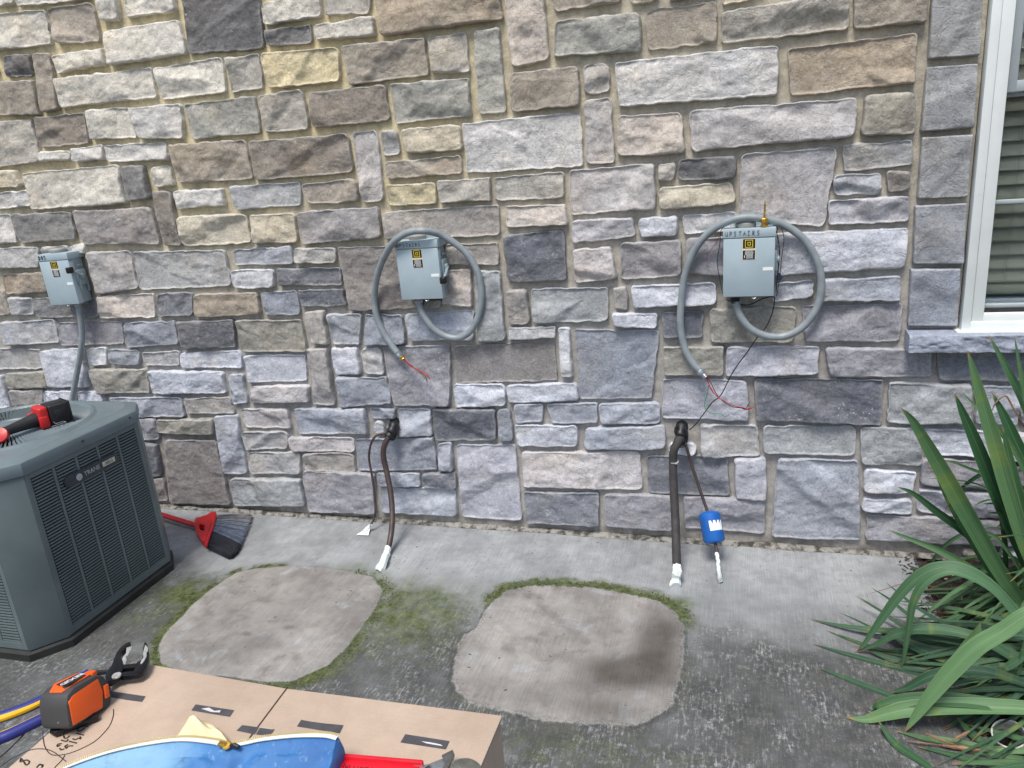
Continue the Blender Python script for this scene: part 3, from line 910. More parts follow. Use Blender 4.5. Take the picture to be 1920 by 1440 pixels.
stc = t.mix(t.ramp(midn, 0.3, 0.7), lin((66, 62, 58)), lin((92, 88, 82)))
brd = t.noise(8, 6, 0.65, None, 0.5)
patchc = t.mix(t.ramp(brd, 0.52, 0.70, 0, 0.65), patchc, lin((112, 106, 102)))
patchc = t.mix(t.ramp(brd, 0.45, 0.30, 0, 0.45), patchc, lin((172, 178, 184)))
patchc = t.mix(t.ramp(t.math('ADD', sn, t.ramp(midn, 0.3, 0.7, -0.12, 0.12)), 0.0, 1.15, 0, 0.95), patchc, stc)
c = t.mix(pa, c, patchc)
crum = t.ramp(t.noise(130, 3, 0.8), 0.50, 0.60)
c = t.mix(t.math('MULTIPLY', eg, t.math('MULTIPLY', crum, 0.8)), c, lin((56, 56, 46)))
mossc = t.mix(t.ramp(t.noise(26, 6, 0.7), 0.35, 0.65), lin((56, 68, 28)), lin((100, 110, 66)))
mossc = t.mix(1.0, mossc, t.grey(t.ramp(finen, 0.25, 0.75, 0.6, 1.35)), 'MULTIPLY')
mf = t.math('ADD', mo, t.ramp(midn, 0.3, 0.7, -0.12, 0.12)); mf = t.ramp(mf, 0.08, 0.95, 0, 0.90)
c = t.mix(mf, c, mossc)
c = t.mix(1.0, c, t.grey(t.ramp(broom, 0.25, 0.75, 0.87, 1.10)), 'MULTIPLY')
c = t.mix(1.0, c, t.grey(t.ramp(grit, 0.2, 0.8, 0.86, 1.12)), 'MULTIPLY')
spots = t.ramp(t.noise(48, 2, 0.5), 0.715, 0.745)
c = t.mix(t.math('MULTIPLY', spots, 0.75), c, lin((60, 54, 44)))
bh = t.math('ADD', t.math('MULTIPLY', broom, 0.6), t.math('MULTIPLY', finen, 0.5))
bb_ = t.bump(bh, 0.0022, 0.7); bb_ = t.bump(midn, 0.004, 0.35, bb_)
M_CONC = t.fin(c, 0.88, 0, bb_, 0.3)
o = link('concrete_slab', me, M_CONC); tag(o, kind='structure')
# soil beyond the slab
t = NT('soil'); c = t.mix(t.ramp(t.noise(9, 6, 0.7), 0.35, 0.65), lin((42, 36, 32)), lin((72, 64, 56)))
M_SOIL = t.fin(c, 0.95, 0, t.bump(t.noise(60, 6, 0.7), 0.02, 0.9))
g = 120
nx = np.concatenate([np.linspace(-60, -8.2, 20), np.linspace(-8, 0.5, 4), np.linspace(0.60, 2.8, 130), np.linspace(3, 60, 20)])
ny = np.concatenate([np.linspace(-60, -6.2, 20), np.linspace(-6, -1.8, 30), np.linspace(-1.75, 0.02, 110), np.linspace(0.2, 40, 12)])
Xs, Ys = np.meshgrid(nx, ny)
bed = sstep(0.58, 0.66, Xs)*sstep(3.5, 2.5, Xs)*sstep(-2.4, -2.0, Ys)
Zs = -0.035 + bed*(0.006+0.035*(fbm(Xs*7, Ys*7, 91, 4)-0.35)+0.02*(fbm(Xs*28, Ys*28, 95, 3)-0.5))
me = npmesh('ground', np.stack([Xs.ravel(), Ys.ravel(), Zs.ravel()], 1), gridfaces(*Xs.shape))
o = link('ground', me, M_SOIL); tag(o, kind='structure')
# shredded bark
rm = random.Random(11); mb = MB()
for i in range(5200):
    x = rm.uniform(0.655, 1.55); y = rm.uniform(-1.9, -0.005)
    if rm.random() < 0.10: x = 0.655 - abs(rm.gauss(0, 0.03)); 
    L = rm.uniform(0.006, 0.03); W = rm.uniform(0.0015, 0.006); a = rm.uniform(0, math.pi); tl = rm.uniform(-0.5, 0.5)
    z = (-0.016 + 0.03*(float(fbm(np.array([x*7.]), np.array([y*7.]), 91, 4)[0])-0.35) + rm.uniform(0.0, 0.012)) if x > 0.655 else 0.003
    dx, dy = math.cos(a)*L/2, math.sin(a)*L/2; nx_, ny_ = -math.sin(a)*W/2, math.cos(a)*W/2; dz = math.sin(tl)*L/2 if x > .655 else 0
    h = W*0.5
    mb.add([(x-dx-nx_, y-dy-ny_, z-dz), (x+dx-nx_, y+dy-ny_, z+dz), (x+dx+nx_, y+dy+ny_, z+dz), (x-dx+nx_, y-dy+ny_, z-dz),
            (x-dx*.8, y-dy*.8, z-dz*.8+h), (x+dx*.8, y+dy*.8, z+dz*.8+h)],
           [(0, 1, 5, 4), (2, 3, 4, 5), (1, 2, 5), (3, 0, 4)], 0 if rm.random() < 0.9 else 1)
t = NT('bark'); c = t.mix(t.ramp(t.noise(45, 4, 0.6), 0.35, 0.65), lin((34, 28, 25)), lin((84, 72, 64))); m1 = t.fin(c, 0.9)
t = NT('pale_chip'); c = t.mix(t.ramp(t.noise(60, 4, 0.6), 0.35, 0.65), lin((120, 104, 84)), lin((190, 176, 158))); m2 = t.fin(c, 0.9)
o = mb.build('bark_mulch', [m1, m2]); tag(o, 'shredded dark bark mulch covering the bed beside the slab', 'mulch', kind='stuff')
# specks of grit on the slab
mb = MB()
for i in range(420):
    x = rm.uniform(-2.6, 0.6); y = -abs(rm.gauss(0, 0.35))-0.01
    if rm.random() < 0.45: y = -rm.uniform(0.01, 0.05)
    if y < -1.6: continue
    s = rm.uniform(0.0008, 0.0032)
    mb.box((x, y, s*0.4+0.001), (s*1.4, s, s*0.8), Matrix.Rotation(rm.uniform(0, 3), 3, 'Z'), bev=s*0.2, seg=1)
o = mb.build('grit', simple('grit', (128, 120, 108), 0.9, var=0.4, sc=300)); tag(o, 'loose crumbs of grit and mortar scattered on the slab', 'grit', kind='stuff')

# low moss tufts along the rims of the pale patches
t = NT('moss'); c = t.mix(t.ramp(t.noise(60, 4, 0.6), 0.3, 0.7), lin((54, 64, 28)), lin((108, 116, 74))); M_MOSS = t.fin(c, 0.95)
mb = MB(); rg = np.random.RandomState(3)
wgt = np.clip(moss-0.45, 0, 1)*(np.minimum(np.abs(dL), np.abs(dR)) < 0.055)*(1-patch)
wgt = wgt*(Xg > -3.2)*(n3 > 0.42); wf_ = wgt.ravel()/wgt.sum()
for idx in rg.choice(len(wf_), 2600, p=wf_):
    x = Xg.ravel()[idx]+rg.uniform(-.004, .004); y = Yg.ravel()[idx]+rg.uniform(-.004, .004); z = hz.ravel()[idx]
    for _ in range(3):
        a_ = rg.rand()*6.28; r_ = rg.uniform(.001, .0032); h_ = rg.uniform(.001, .0042); ox, oy = rg.uniform(-.004, .004, 2)
        p_ = [(x+ox+math.cos(a_+k*2.09)*r_, y+oy+math.sin(a_+k*2.09)*r_, z-0.0005) for k in range(3)]+[(x+ox, y+oy, z+h_)]
        mb.add(p_, [(0, 1, 3), (1, 2, 3), (2, 0, 3)])
o = mb.build('moss_tufts', M_MOSS, smooth=False); tag(o, 'low green moss tufts growing round the pale patches on the slab', 'moss', kind='stuff')

# ------------------------------------------------------------------ condenser
T_AC = NT('condenser_paint')
_c = T_AC.mix(T_AC.ramp(T_AC.noise(5, 5), 0.3, 0.7), lin((92, 105, 107)), lin((104, 117, 119)))
_c = T_AC.mix(T_AC.ramp(T_AC.noise(14, 7, 0.7), 0.55, 0.8, 0, 0.35), _c, lin((120, 128, 126)))
M_AC = T_AC.fin(_c, 0.42, 0, T_AC.bump(T_AC.noise(420, 2), 0.0006, 0.25), 0.5)
M_ACD = simple('coil_black', (30, 35, 38), 0.7)
M_BASE = simple('dark_base_pad', (40, 42, 40), 0.6, var=0.3, bump=0.5)  # dark mottled tone for the pad under the unit
OCT = [(-2.35, -1.093), (-2.35, -0.561), (-2.435, -0.462), (-2.86, -0.462), (-3.03, -0.60), (-3.03, -1.06), (-2.86, -1.205), (-2.435, -1.198)]
AZ0, AZ1 = 0.045, 0.684
ac = empty('air_conditioner', (-2.69, -0.83, 0), 'grey louvred outdoor air conditioner unit with a power tool lying on its top', 'air conditioner')
cen = Vector((-2.69, -0.83, 0))
def offs(k, d):
    """corner k of the octagon moved outward by d"""
    p = Vector((*OCT[k], 0)); a = Vector((*OCT[k-1], 0)); b = Vector((*OCT[(k+1) % 8], 0))
    n1_ = Vector(((p-a).y, -(p-a).x, 0)).normalized(); n2_ = Vector(((b-p).y, -(b-p).x, 0)).normalized()
    if n1_.dot(p-cen) < 0: n1_ = -n1_
    if n2_.dot(b-cen) < 0: n2_ = -n2_
    bis = (n1_+n2_).normalized(); return p + bis*(d/max(bis.dot(n1_), 0.3))
def ring_loft(levels, name, mat, par, capt=True, ang=30):
    """levels: (offset, z)"""
    vs = []; fs = []
    for d, z in levels:
        for k in range(8):
            q = offs(k, d); vs.append((q.x, q.y, z))
    for i in range(len(levels)-1):
        for k in range(8):
            k2 = (k+1) % 8; fs.append((i*8+k, i*8+k2, (i+1)*8+k2, (i+1)*8+k))
    m = MB(); m.add(vs, fs)
    if capt: m.add([vs[-8+k] for k in range(8)], [tuple(range(8))])
    return m.build(name, mat, par, ang=ang)
ring_loft([(0.006, 0.0), (0.006, 0.028), (-0.006, AZ0-0.004), (-0.006, AZ0)], 'base_pad', M_BASE, ac)
ring_loft([(-0.016, AZ0), (-0.016, AZ1)], 'coil', M_ACD, ac)
def louvre_face(k, name):
    a = Vector((*OCT[k], 0)); b = Vector((*OCT[(k+1) % 8], 0)); t_ = (b-a); L = t_.length; t_.normalize()
    n_ = Vector((t_.y, -t_.x, 0))
    if n_.dot((a+b)/2-cen) < 0: n_ = -n_
    m = MB(); Mr = Matrix((t_, n_, Vector((0, 0, 1)))).transposed()
    nc = 5 if L > 0.5 else 4; mg_ = 0.020; rib = 0.012
    cw = (L-2*mg_-(nc-1)*rib)/nc
    def bar(s0, s1, z0_, z1_, dep=0.008, bev=0.001):
        c = a + t_*((s0+s1)/2) - n_*(dep/2); c.z = (z0_+z1_)/2
        m.box(c, (s1-s0, dep, z1_-z0_), Mr, bev=bev, seg=1)
    bar(0, mg_, AZ0, AZ1); bar(L-mg_, L, AZ0, AZ1)
    bar(mg_, L-mg_, AZ0, AZ0+0.028); bar(mg_, L-mg_, AZ1-0.02, AZ1)
    for c in range(nc-1):
        s0 = mg_+cw*(c+1)+rib*c; bar(s0, s0+rib, AZ0+0.028, AZ1-0.02)
    z = AZ0+0.030; p = 0.0118
    while z < AZ1-0.024:
        for c in range(nc):
            s0 = mg_+(cw+rib)*c
            A_ = a+t_*s0; B_ = a+t_*(s0+cw)
            o0 = n_*(-0.0005); i0 = n_*(-0.0078); zz0 = Vector((0, 0, z)); zz1 = Vector((0, 0, z+0.0006)); th = Vector((0, 0, 0.0056))
            e = t_*0.003
            m.add([A_+o0+zz0+e, B_+o0+zz0-e, B_+i0+zz1, A_+i0+zz1, A_+o0+zz0+th+e, B_+o0+zz0+th-e, B_+i0+zz1+th, A_+i0+zz1+th],
                  [(0, 3, 2, 1), (4, 5, 6, 7), (0, 1, 5, 4), (1, 2, 6, 5), (2, 3, 7, 6), (3, 0, 4, 7)])
        z += p
    m.build(name, M_AC, ac, ang=25)
for k in (0, 2, 4, 6): louvre_face(k, 'louvre_panel')
def corner_post(k):
    a = offs(k, 0.0008); b = offs((k+1) % 8, 0.0008); t_ = (b-a); L = t_.length; t_.normalize()
    n_ = Vector((t_.y, -t_.x, 0))
    if n_.dot((a+b)/2-cen) < 0: n_ = -n_
    g_ = t_*0.0018
    m = MB(); m.prism([a+g_+Vector((0, 0, AZ0-0.004)), b-g_+Vector((0, 0, AZ0-0.004)), b-g_+Vector((0, 0, AZ1)), a+g_+Vector((0, 0, AZ1))], -n_*0.01, bev=0.0018)
    m.build('corner_post', M_AC, ac)
for k in (1, 3, 5, 7): corner_post(k)
# moulded top cover with a round opening
fc = Vector((-2.70, -0.83, 0)); FR = 0.285
M_CAP = simple('condenser_top_paint', (104, 118, 123), 0.36, var=0.10, sc=6, bump=0.2, bsc=300, grime=0.15, gsc=8)
def cap():
    vs = []; fs = []; n = 96
    lv = [(0.006, AZ1+0.002), (0.008, AZ1+0.012), (0.008, AZ1+0.036), (0.004, AZ1+0.047), (-0.006, AZ1+0.054), (-0.026, AZ1+0.058), (-0.032, AZ1+0.0625), (-0.042, AZ1+0.064)]
    def octp(d, th):
        P = [offs(k, d) for k in range(8)]; dr = Vector((math.cos(th), math.sin(th), 0))
        for k in range(8):
            a = P[k]-fc; b = P[(k+1) % 8]-fc; a.z = b.z = 0; e = b-a
            den = dr.x*e.y-dr.y*e.x
            if abs(den) < 1e-9: continue
            s = (a.x*e.y-a.y*e.x)/den; u = (a.x*dr.y-a.y*dr.x)/den
            if s > 0 and -1e-6 <= u <= 1+1e-6: return fc+dr*s
        return fc+dr*0.3
    angs = [2*math.pi*i/n for i in range(n)]
    for k in range(8):
        c = offs(k, 0)-fc; th = math.atan2(c.y, c.x) % (2*math.pi); j = min(range(n), key=lambda i: abs(angs[i]-th)); angs[j] = th
    for d, z in lv:
        for th in angs: q = octp(d, th); vs.append((q.x, q.y, z))
    for r_, z in ((FR+0.022, AZ1+0.066), (FR+0.010, AZ1+0.074), (FR+0.003, AZ1+0.074), (FR-0.003, AZ1+0.066), (FR-0.004, AZ1+0.02)):
        for th in angs: vs.append((fc.x+math.cos(th)*r_, fc.y+math.sin(th)*r_, z))
    L = len(lv)+5
    for i in range(L-1):
        for k in range(n):
            k2 = (k+1) % n; fs.append((i*n+k, i*n+k2, (i+1)*n+k2, (i+1)*n+k))
    m = MB(); m.add(vs, fs); return m.build('top_cover', M_CAP, ac, ang=28)
cap()
m = MB(); ZG = AZ1+0.066
nv = 108; tl = math.radians(38)
for k in range(nv):
    th = 2*math.pi*k/nv; d = Vector((math.cos(th), math.sin(th), 0)); s = Vector((-math.sin(th), math.cos(th), 0))
    w0, w1 = 0.0024, 0.0068
    for q in range(1):
        a0 = fc+d*0.105; a1 = fc+d*(FR-0.002)
        dn = Vector((0, 0, -1))
        vv = []
        for P_, w_, zz in ((a0, w0, ZG+0.004), (a1, w1, ZG-0.001)):
            c = Vector((P_.x, P_.y, zz)); uu = (s*math.cos(tl)-dn*math.sin(tl))
            vv += [c-uu*w_, c+uu*w_, c+uu*w_+dn*0.0015, c-uu*w_+dn*0.0015]
        m.add(vv, [(0, 1, 5, 4), (2, 3, 7, 6), (1, 2, 6, 5), (3, 0, 4, 7)])
for rr_ in (0.165, 0.225):
    m.tube([fc+Vector((math.cos(a)*rr_, math.sin(a)*rr_, ZG-0.008)) for a in np.linspace(0, 2*math.pi, 61)], 0.0022, 5, cap=False)
m.build('fan_grille', M_CAP, ac)
m = MB(); m.lathe([(0.112, 0.0), (0.112, 0.008), (0.106, 0.013), (0.09, 0.014), (0.086, 0.010), (0.0, 0.009)], (fc.x, fc.y, ZG-0.004), n=48); m.build('grille_hub', M_CAP, ac)
m = MB(); m.lathe([(FR-0.006, -0.03), (FR-0.006, -0.034), (0.0, -0.034)], (fc.x, fc.y, ZG-0.02), n=40)
for k in range(3):
    a = k*2*math.pi/3+.4; 
    m.box((fc.x+math.cos(a)*0.16, fc.y+math.sin(a)*0.16, ZG-0.042), (0.22, 0.1, 0.003), Matrix.Rotation(a, 3, 'Z') @ Matrix.Rotation(0.35, 3, 'X'))
m.build('fan', M_ACD, ac)
# badge across the louvres
bx = -2.35+0.006
def onface(px, py): return atX(px, py, bx)
b0 = onface(121, 906); b1 = onface(216, 864)
zc = (onface(160, 888).z+onface(190, 872).z)/2
ya, yb = b0.y, onface(190, 872).y
m = MB(); n = 10; pts = []
hh = 0.021
for k in range(n+1):
    t_ = math.pi/2+math.pi*k/n; pts.append((bx-0.005, ya+hh+math.cos(t_)*hh, zc+math.sin(t_)*hh))
ye = onface(219, 862).y
pts += [(bx-0.005, ye, zc-hh), (bx-0.005, ye+0.006, zc-hh+0.006), (bx-0.005, ye+0.006, zc+hh-0.006), (bx-0.005, ye, zc+hh)]
bd = m.prism(pts, (0.008, 0, 0), bev=0.0012).build('badge', simple('badge_grey', (46, 54, 60), 0.35, var=0.05), ac)
def text_mesh(name, txt, size, mat, par, M4, ext=0.0004, align='CENTER'):
    cu = bpy.data.curves.new(name, 'FONT'); cu.body = txt; cu.size = size; cu.extrude = ext; cu.align_x = align; cu.align_y = 'CENTER'
    tmp = bpy.data.objects.new(name, cu); COL.objects.link(tmp)
    dg = bpy.context.evaluated_depsgraph_get(); me = bpy.data.meshes.new_from_object(tmp.evaluated_get(dg))
    bpy.data.objects.remove(tmp)
    me.transform(M4); me.name = name
    return link(name, me, mat, par, smooth=False)
def frame4(o_, x, y):
    x = Vector(x).normalized(); y = Vector(y).normalized(); z = x.cross(y)
    return Matrix(((x.x, y.x, z.x, o_[0]), (x.y, y.y, z.y, o_[1]), (x.z, y.z, z.z, o_[2]), (0, 0, 0, 1)))
M_CHROME = simple('badge_silver', (180, 190, 196), 0.3, 0.5, var=0.05)
text_mesh('badge_lettering', 'TRANE', 0.024, M_CHROME, bd, frame4((bx+0.0036, ya+(ye-ya)*0.50, zc), (0, 1, 0), (0, 0, 1)))
m = MB(); yc = ya+(ye-ya)*0.255
m.lathe([(0.013, 0), (0.013, 0.0012), (0.009, 0.0012), (0.009, 0.0004), (0.0, 0.0004)], (bx+0.003, yc, zc), (1, 0, 0), 24)
m.box((bx+0.0038, yc, zc), (0.0012, 0.018, 0.003)); m.box((bx+0.0038, yc, zc-.004), (0.0012, 0.003, 0.010))
m.build('badge_emblem', M_CHROME, bd)
m = MB(); yp = ya+(ye-ya)*0.83
m.box((bx+0.0036, yp, zc), (0.0016, 0.062, 0.019), bev=0.0006); md = m.build('model_plate', simple('plate_silver', (190, 194, 180), 0.35, 0.3), bd)
text_mesh('plate_lettering', 'XB13', 0.0165, simple('ink_black', (15, 15, 15), 0.5), md if False else bd, frame4((bx+0.0046, yp, zc), (0, 1, 0), (0, 0, 1)))
# screws on the cover's skirt
M_SCR = simple('screw_dark', (70, 78, 80), 0.4, 0.6)
for px_, py_ in ((155, 827), (243, 783)):
    p = atX(px_, py_, -2.342); m = MB(); m.lathe([(0.0055, 0), (0.0055, 0.002), (0.003, 0.004), (0, 0.004)], p, (1, 0, 0), 10); m.build('screw', M_SCR, ac)

# ------------------------------------------------------------------ cordless tool lying on the grille
zt = ZG+0.012
RED = simple('tool_red', (196, 40, 42), 0.38, var=0.08, bump=0.15)
RUB = simple('tool_black_rubber', (34, 35, 38), 0.55, var=0.2, bump=0.3)
p0 = atZ(2, 812, zt+0.022); p1 = atZ(66, 788, zt+0.026); p2 = atZ(84, 782, zt+0.028); p3 = atZ(108, 775, zt+0.028)
tr = empty('cordless_ratchet', atZ(60, 800, ZG), 'red and black cordless tool lying on top of the air conditioner', 'power tool')
ax = (p3-p1).normalized(); ax.z = 0; ax.normalize(); sd_ = Vector((-ax.y, ax.x, 0)); upv = Vector((0, 0, 1))
Mt = Matrix((ax, sd_, upv)).transposed()
pth = [p0, p0.lerp(p1, .25), p0.lerp(p1, .55), p0.lerp(p1, .85), p1, p1.lerp(p2, .6)]
m = MB(); m.tube(pth, [0.017, 0.018, 0.021, 0.025, 0.029, 0.024], 16); m.build('grip', RUB, tr)
m = MB(); m.lathe([(0.020, 0), (0.027, 0.004), (0.028, 0.012), (0.027, 0.02), (0.012, 0.023), (0, 0.023)], p0-Vector((-.002, 0, 0.012)), Vector((0.35, -0.75, 0.55)), 24); m.build('head', RED, tr)
m = MB()
c = p2-ax*0.012
m.box(c+upv*.008, (0.034, 0.080, 0.078), Mt, bev=0.009, seg=3)
m.box(c-ax*0.022+sd_*0.020+upv*0.012, (0.030, 0.028, 0.022), Mt, bev=0.006)
m.box(c-sd_*0.026-upv*0.010-ax*0.004, (0.030, 0.036, 0.046), Mt, bev=0.005)
m.build('collar', RED, tr)
m = MB(); c = p2+ax*0.042+upv*.008
m.box(c, (0.072, 0.082, 0.076), Mt, bev=0.006, seg=3)
m.box(c+upv*.0385, (0.05, 0.05, 0.003), Mt, bev=0.001)
m.box(c-sd_*0.042, (0.036, 0.004, 0.034), Mt, bev=0.001)
m.box(c+ax*0.037, (0.006, 0.088, 0.080), Mt, bev=0.002)
m.box(c-ax*0.03+upv*0.028, (0.02, 0.03, 0.008), Mt, bev=0.002)
m.build('battery', RUB, tr)
m = MB(); q0 = c-sd_*0.043-ax*0.03-upv*0.024
m.tube([q0, q0-sd_*0.012-upv*0.006, q0-sd_*0.012+ax*0.03-upv*0.006, q0-sd_*0.024+ax*0.034-upv*0.008, q0-sd_*0.030-ax*0.02-upv*0.008], 0.0014, 8)
m.build('belt_clip', simple('wire_clip', (200, 200, 196), 0.25, 0.9), tr)

# ------------------------------------------------------------------ disconnect switches on the wall
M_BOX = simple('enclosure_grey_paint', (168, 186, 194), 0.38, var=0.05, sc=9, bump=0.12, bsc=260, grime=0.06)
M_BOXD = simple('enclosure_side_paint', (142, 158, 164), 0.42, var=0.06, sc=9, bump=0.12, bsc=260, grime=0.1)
M_COND = simple('flexible_conduit_grey', (138, 148, 152), 0.45, var=0.10, sc=30, bump=0.15)
M_BLACK = simple('black_plastic', (20, 21, 24), 0.4, var=0.1)
M_ZINC = simple('zinc', (176, 184, 190), 0.32, 0.8, var=0.12, sc=60)
M_BRASS = simple('brass', (212, 170, 80), 0.28, 0.85, var=0.1, sc=60)
M_YEL = simple('label_yellow', (226, 204, 60), 0.5, var=0.04)
M_INK = simple('marker_ink', (24, 26, 40), 0.6, var=0.2, sc=300)
M_WHT = simple('white_sticker', (238, 242, 240), 0.5, var=0.03)
M_CU = simple('bare_copper', (200, 130, 95), 0.3, 0.8)
WIRE = {'r': simple('wire_red', (176, 38, 52), 0.4), 'k': simple('wire_black', (22, 22, 26), 0.45), 'g': simple('wire_green', (38, 140, 92), 0.4)}
GLY = {'U': [[(0, 1), (0.02, .35), (.25, .05), (.55, .1), (.62, 1)], [(.62, 1), (.62, -.12)]],
       'P': [[(0.05, 0), (.12, 1)], [(.0, .95), (.5, 1), (.6, .7), (.45, .5), (.1, .45)]],
       'S': [[(.6, .95), (.2, 1), (.05, .75), (.3, .55), (.55, .4), (.5, .1), (.05, 0)]],
       'T': [[(0, .95), (.7, 1)], [(.35, 1), (.32, 0)]],
       'A': [[(0, 0), (.35, 1), (.65, 0)], [(.1, .4), (.6, .42)]],
       'I': [[(.05, 1), (.6, 1)], [(.32, 1), (.30, .05)], [(0, .02), (.6, .05)]],
       'R': [[(.05, 0), (.1, 1)], [(.0, .95), (.5, 1), (.58, .75), (.1, .5)], [(.15, .5), (.65, 0)]],
       'D': [[(.05, 0), (.08, 1)], [(0, .98), (.45, .9), (.6, .5), (.45, .1), (0, 0)]],
       'O': [[(.3, 1), (.05, .7), (.05, .3), (.3, 0), (.55, .3), (.55, .75), (.3, 1)]]}
def disconnect(name_lbl, cx, cz, wd, ht, roll, dep, word, wsize, grp, yface=0.10, handle=None, hid=False):
    """cabinet with its front at yface from the mortar"""
    base = empty('disconnect_switch', (cx, 0, cz), name_lbl, 'switch box', grp)
    Rr = Matrix.Rotation(roll, 3, 'Y')
    def P(x, y, z): return Vector((cx, 0, cz)) + Rr @ Vector((x, 0, z)) + Vector((0, y, 0))
    yb = -0.022
    m = MB(); m.box(P(0, (yb-yface)/2, 0), (wd-0.008, yface+yb, ht-0.006), Rr, bev=0.002)
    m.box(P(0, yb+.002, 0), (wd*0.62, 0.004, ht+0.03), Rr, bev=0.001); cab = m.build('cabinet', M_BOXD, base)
    capz = ht*0.13
    # front door, overlapping the cabinet, and the fixed hood above it
    m = MB(); dz = -capz/2
    m.box(P(0, -yface-0.002, dz-0.001), (wd, 0.006, ht-capz-0.004), Rr, bev=0.0016)
    m.box(P(0, -yface+0.006, -ht/2+0.002), (wd-0.002, 0.018, 0.003), Rr, bev=0.001)
    m.box(P(wd/2-0.0015, -yface+0.010, dz-0.004), (0.003, 0.026, ht-capz-0.012), Rr, bev=0.001)
    door = m.build('door', M_BOX, base)
    m = MB(); m.box(P(0, -yface*0.5-0.004, ht/2-capz/2), (wd+0.004, yface+0.002, capz), Rr, bev=0.002); m.build('hood', M_BOX, base)
    m = MB(); m.tube([P(0.012, -yface-0.002, -ht/2-0.002), P(0.014, -yface-0.003, -ht/2-0.006), P(0.022, -yface-0.003, -ht/2-0.007), P(0.028, -yface-0.002, -ht/2-0.002)], 0.0018, 8)
    m.build('hasp', M_ZINC, base)
    m = MB(); m.lathe([(0.034, 0), (0.036, 0.004), (0.036, 0.014), (0.030, 0.020), (0.0, 0.021)], P(-0.012, -yface*0.52, ht/2), Rr @ Vector((0, 0, 1)), 28)
    m.build('hub_cap', simple('hub_grey', (150, 150, 146), 0.6, var=0.1, bump=0.3), base)
    yl = -yface-0.0054
    # label: square emblem, then a block of small white print
    lx = wd*0.0; lw = 0.041; lz = ht*0.5-capz-0.006
    m = MB(); m.box(P(lx, yl, lz-0.034), (lw+0.004, 0.0006, 0.074), Rr); lab = m.build('label', simple('label_border', (226, 214, 186), 0.5, var=0.03), base, smooth=False)
    m = MB(); m.box(P(lx, yl-0.0006, lz-0.015), (lw, 0.0006, 0.032), Rr); m.box(P(lx, yl-0.0006, lz-0.054), (lw, 0.0006, 0.031), Rr); m.build('label_field', M_BLACK, lab, smooth=False)
    m = MB(); s = 0.0134; lt = 0.0021
    for a_, b_, c_, d_ in ((-s, s, s-lt, s), (-s, s, -s, -s+lt), (-s, -s+lt, -s+lt, s-lt), (s-lt, s, -s+lt, s-lt)):
        m.box(P(lx+(a_+b_)/2, yl-0.0012, lz-0.015+(c_+d_)/2), (b_-a_, 0.0005, d_-c_), Rr)
    s2 = 0.0062
    m.box(P(lx-0.0038, yl-0.0012, lz-0.015), (0.0024, 0.0005, 0.0124), Rr)
    dd_ = [(-.0062, .0062, .0040, .0062), (-.0062, .0062, -.0062, -.0040), (.0040, .0062, -.0040, .0040)]
    for a_, b_, c_, d_ in dd_: m.box(P(lx+(a_+b_)/2, yl-0.0012, lz-0.015+(c_+d_)/2), (b_-a_, 0.0005, d_-c_), Rr)
    m.build('emblem', M_YEL, lab, smooth=False)
    m = MB(); rr_ = random.Random(3)
    for k in range(7):
        zz_ = lz-0.041-k*0.0040; x0_ = lx-0.013+(0.004 if k > 3 else 0); x_ = x0_
        while x_ < lx+0.014:
            l_ = rr_.uniform(0.001, 0.004); m.box(P(x_+l_/2, yl-0.0012, zz_), (l_, 0.0004, 0.0019), Rr); x_ += l_+0.0009
    m.box(P(lx-0.0145, yl-0.0012, lz-0.060), (0.0022, 0.0004, 0.009), Rr)
    m.build('label_print', M_WHT, lab, smooth=False)
    m = MB(); m.box(P(wd*0.5-0.022, yl, -0.022), (0.034, 0.0006, 0.0115), Rr); m.build('white_sticker', M_WHT, base, smooth=False)
    # marker writing on the hood
    m = MB(); x_ = -wd/2+0.006; zb_ = ht/2-capz+0.0075; rr_ = random.Random(len(word)+int(cx*10)); yh = -yface-0.0062
    for ch in word:
        for st in GLY[ch]:
            m.tube([P(x_+a_*wsize*0.8, yh, zb_+b_*wsize+rr_.uniform(-.0006, .0006)) for a_, b_ in st], 0.0007 if cx > -2 else 0.0013, 6)
        x_ += wsize*0.98*rr_.uniform(0.92, 1.1)
    m.build('handwriting', M_INK, base)
    # side handle
    sx = wd/2
    m = MB(); m.box(P(sx+0.004, -yface*0.55, 0.0), (0.010, 0.052, 0.072), Rr, bev=0.004); m.lathe([(0.013, 0), (0.013, 0.010), (0.009, 0.013), (0, 0.013)], P(sx+0.006, -yface*0.6, 0.004), Rr @ Vector((1, 0, 0)), 16)
    m.box(P(sx+0.003, -yface*0.30, -0.035), (0.006, 0.010, 0.07), Rr, bev=0.001)
    m.box(P(sx+0.003, -yface*0.5, 0.055), (0.006, 0.03, 0.008), Rr, bev=0.001)
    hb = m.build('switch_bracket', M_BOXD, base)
    if handle:
        sg = 1 if handle == 'up' else -1
        m = MB(); a_ = P(sx+0.016, -yface*0.6, 0.004); b_ = P(sx+0.014, -yface*(1.16 if sg > 0 else 1.08), sg*0.034+(0.004 if sg > 0 else -0.004)); 
        m.tube([a_, a_.lerp(b_, .5)+Vector((0.002, 0, 0)), b_], [0.0065, 0.006, 0.006], 8); h_ = m.build('handle', M_BOXD, base)
        m = MB(); e_ = (b_-a_).normalized(); m.box(b_+e_*0.006, (0.026, 0.026, 0.028), Rr, bev=0.005, seg=3); m.build('grip', M_BLACK, h_)
        m = MB(); m.tube([P(sx+0.012, -yface*0.75, -0.006), P(sx+0.014, -yface*0.82, -0.05), P(sx+0.012, -yface*0.74, -0.056)], 0.003, 8); m.build('lock_bar', M_BOXD, base)
    return base
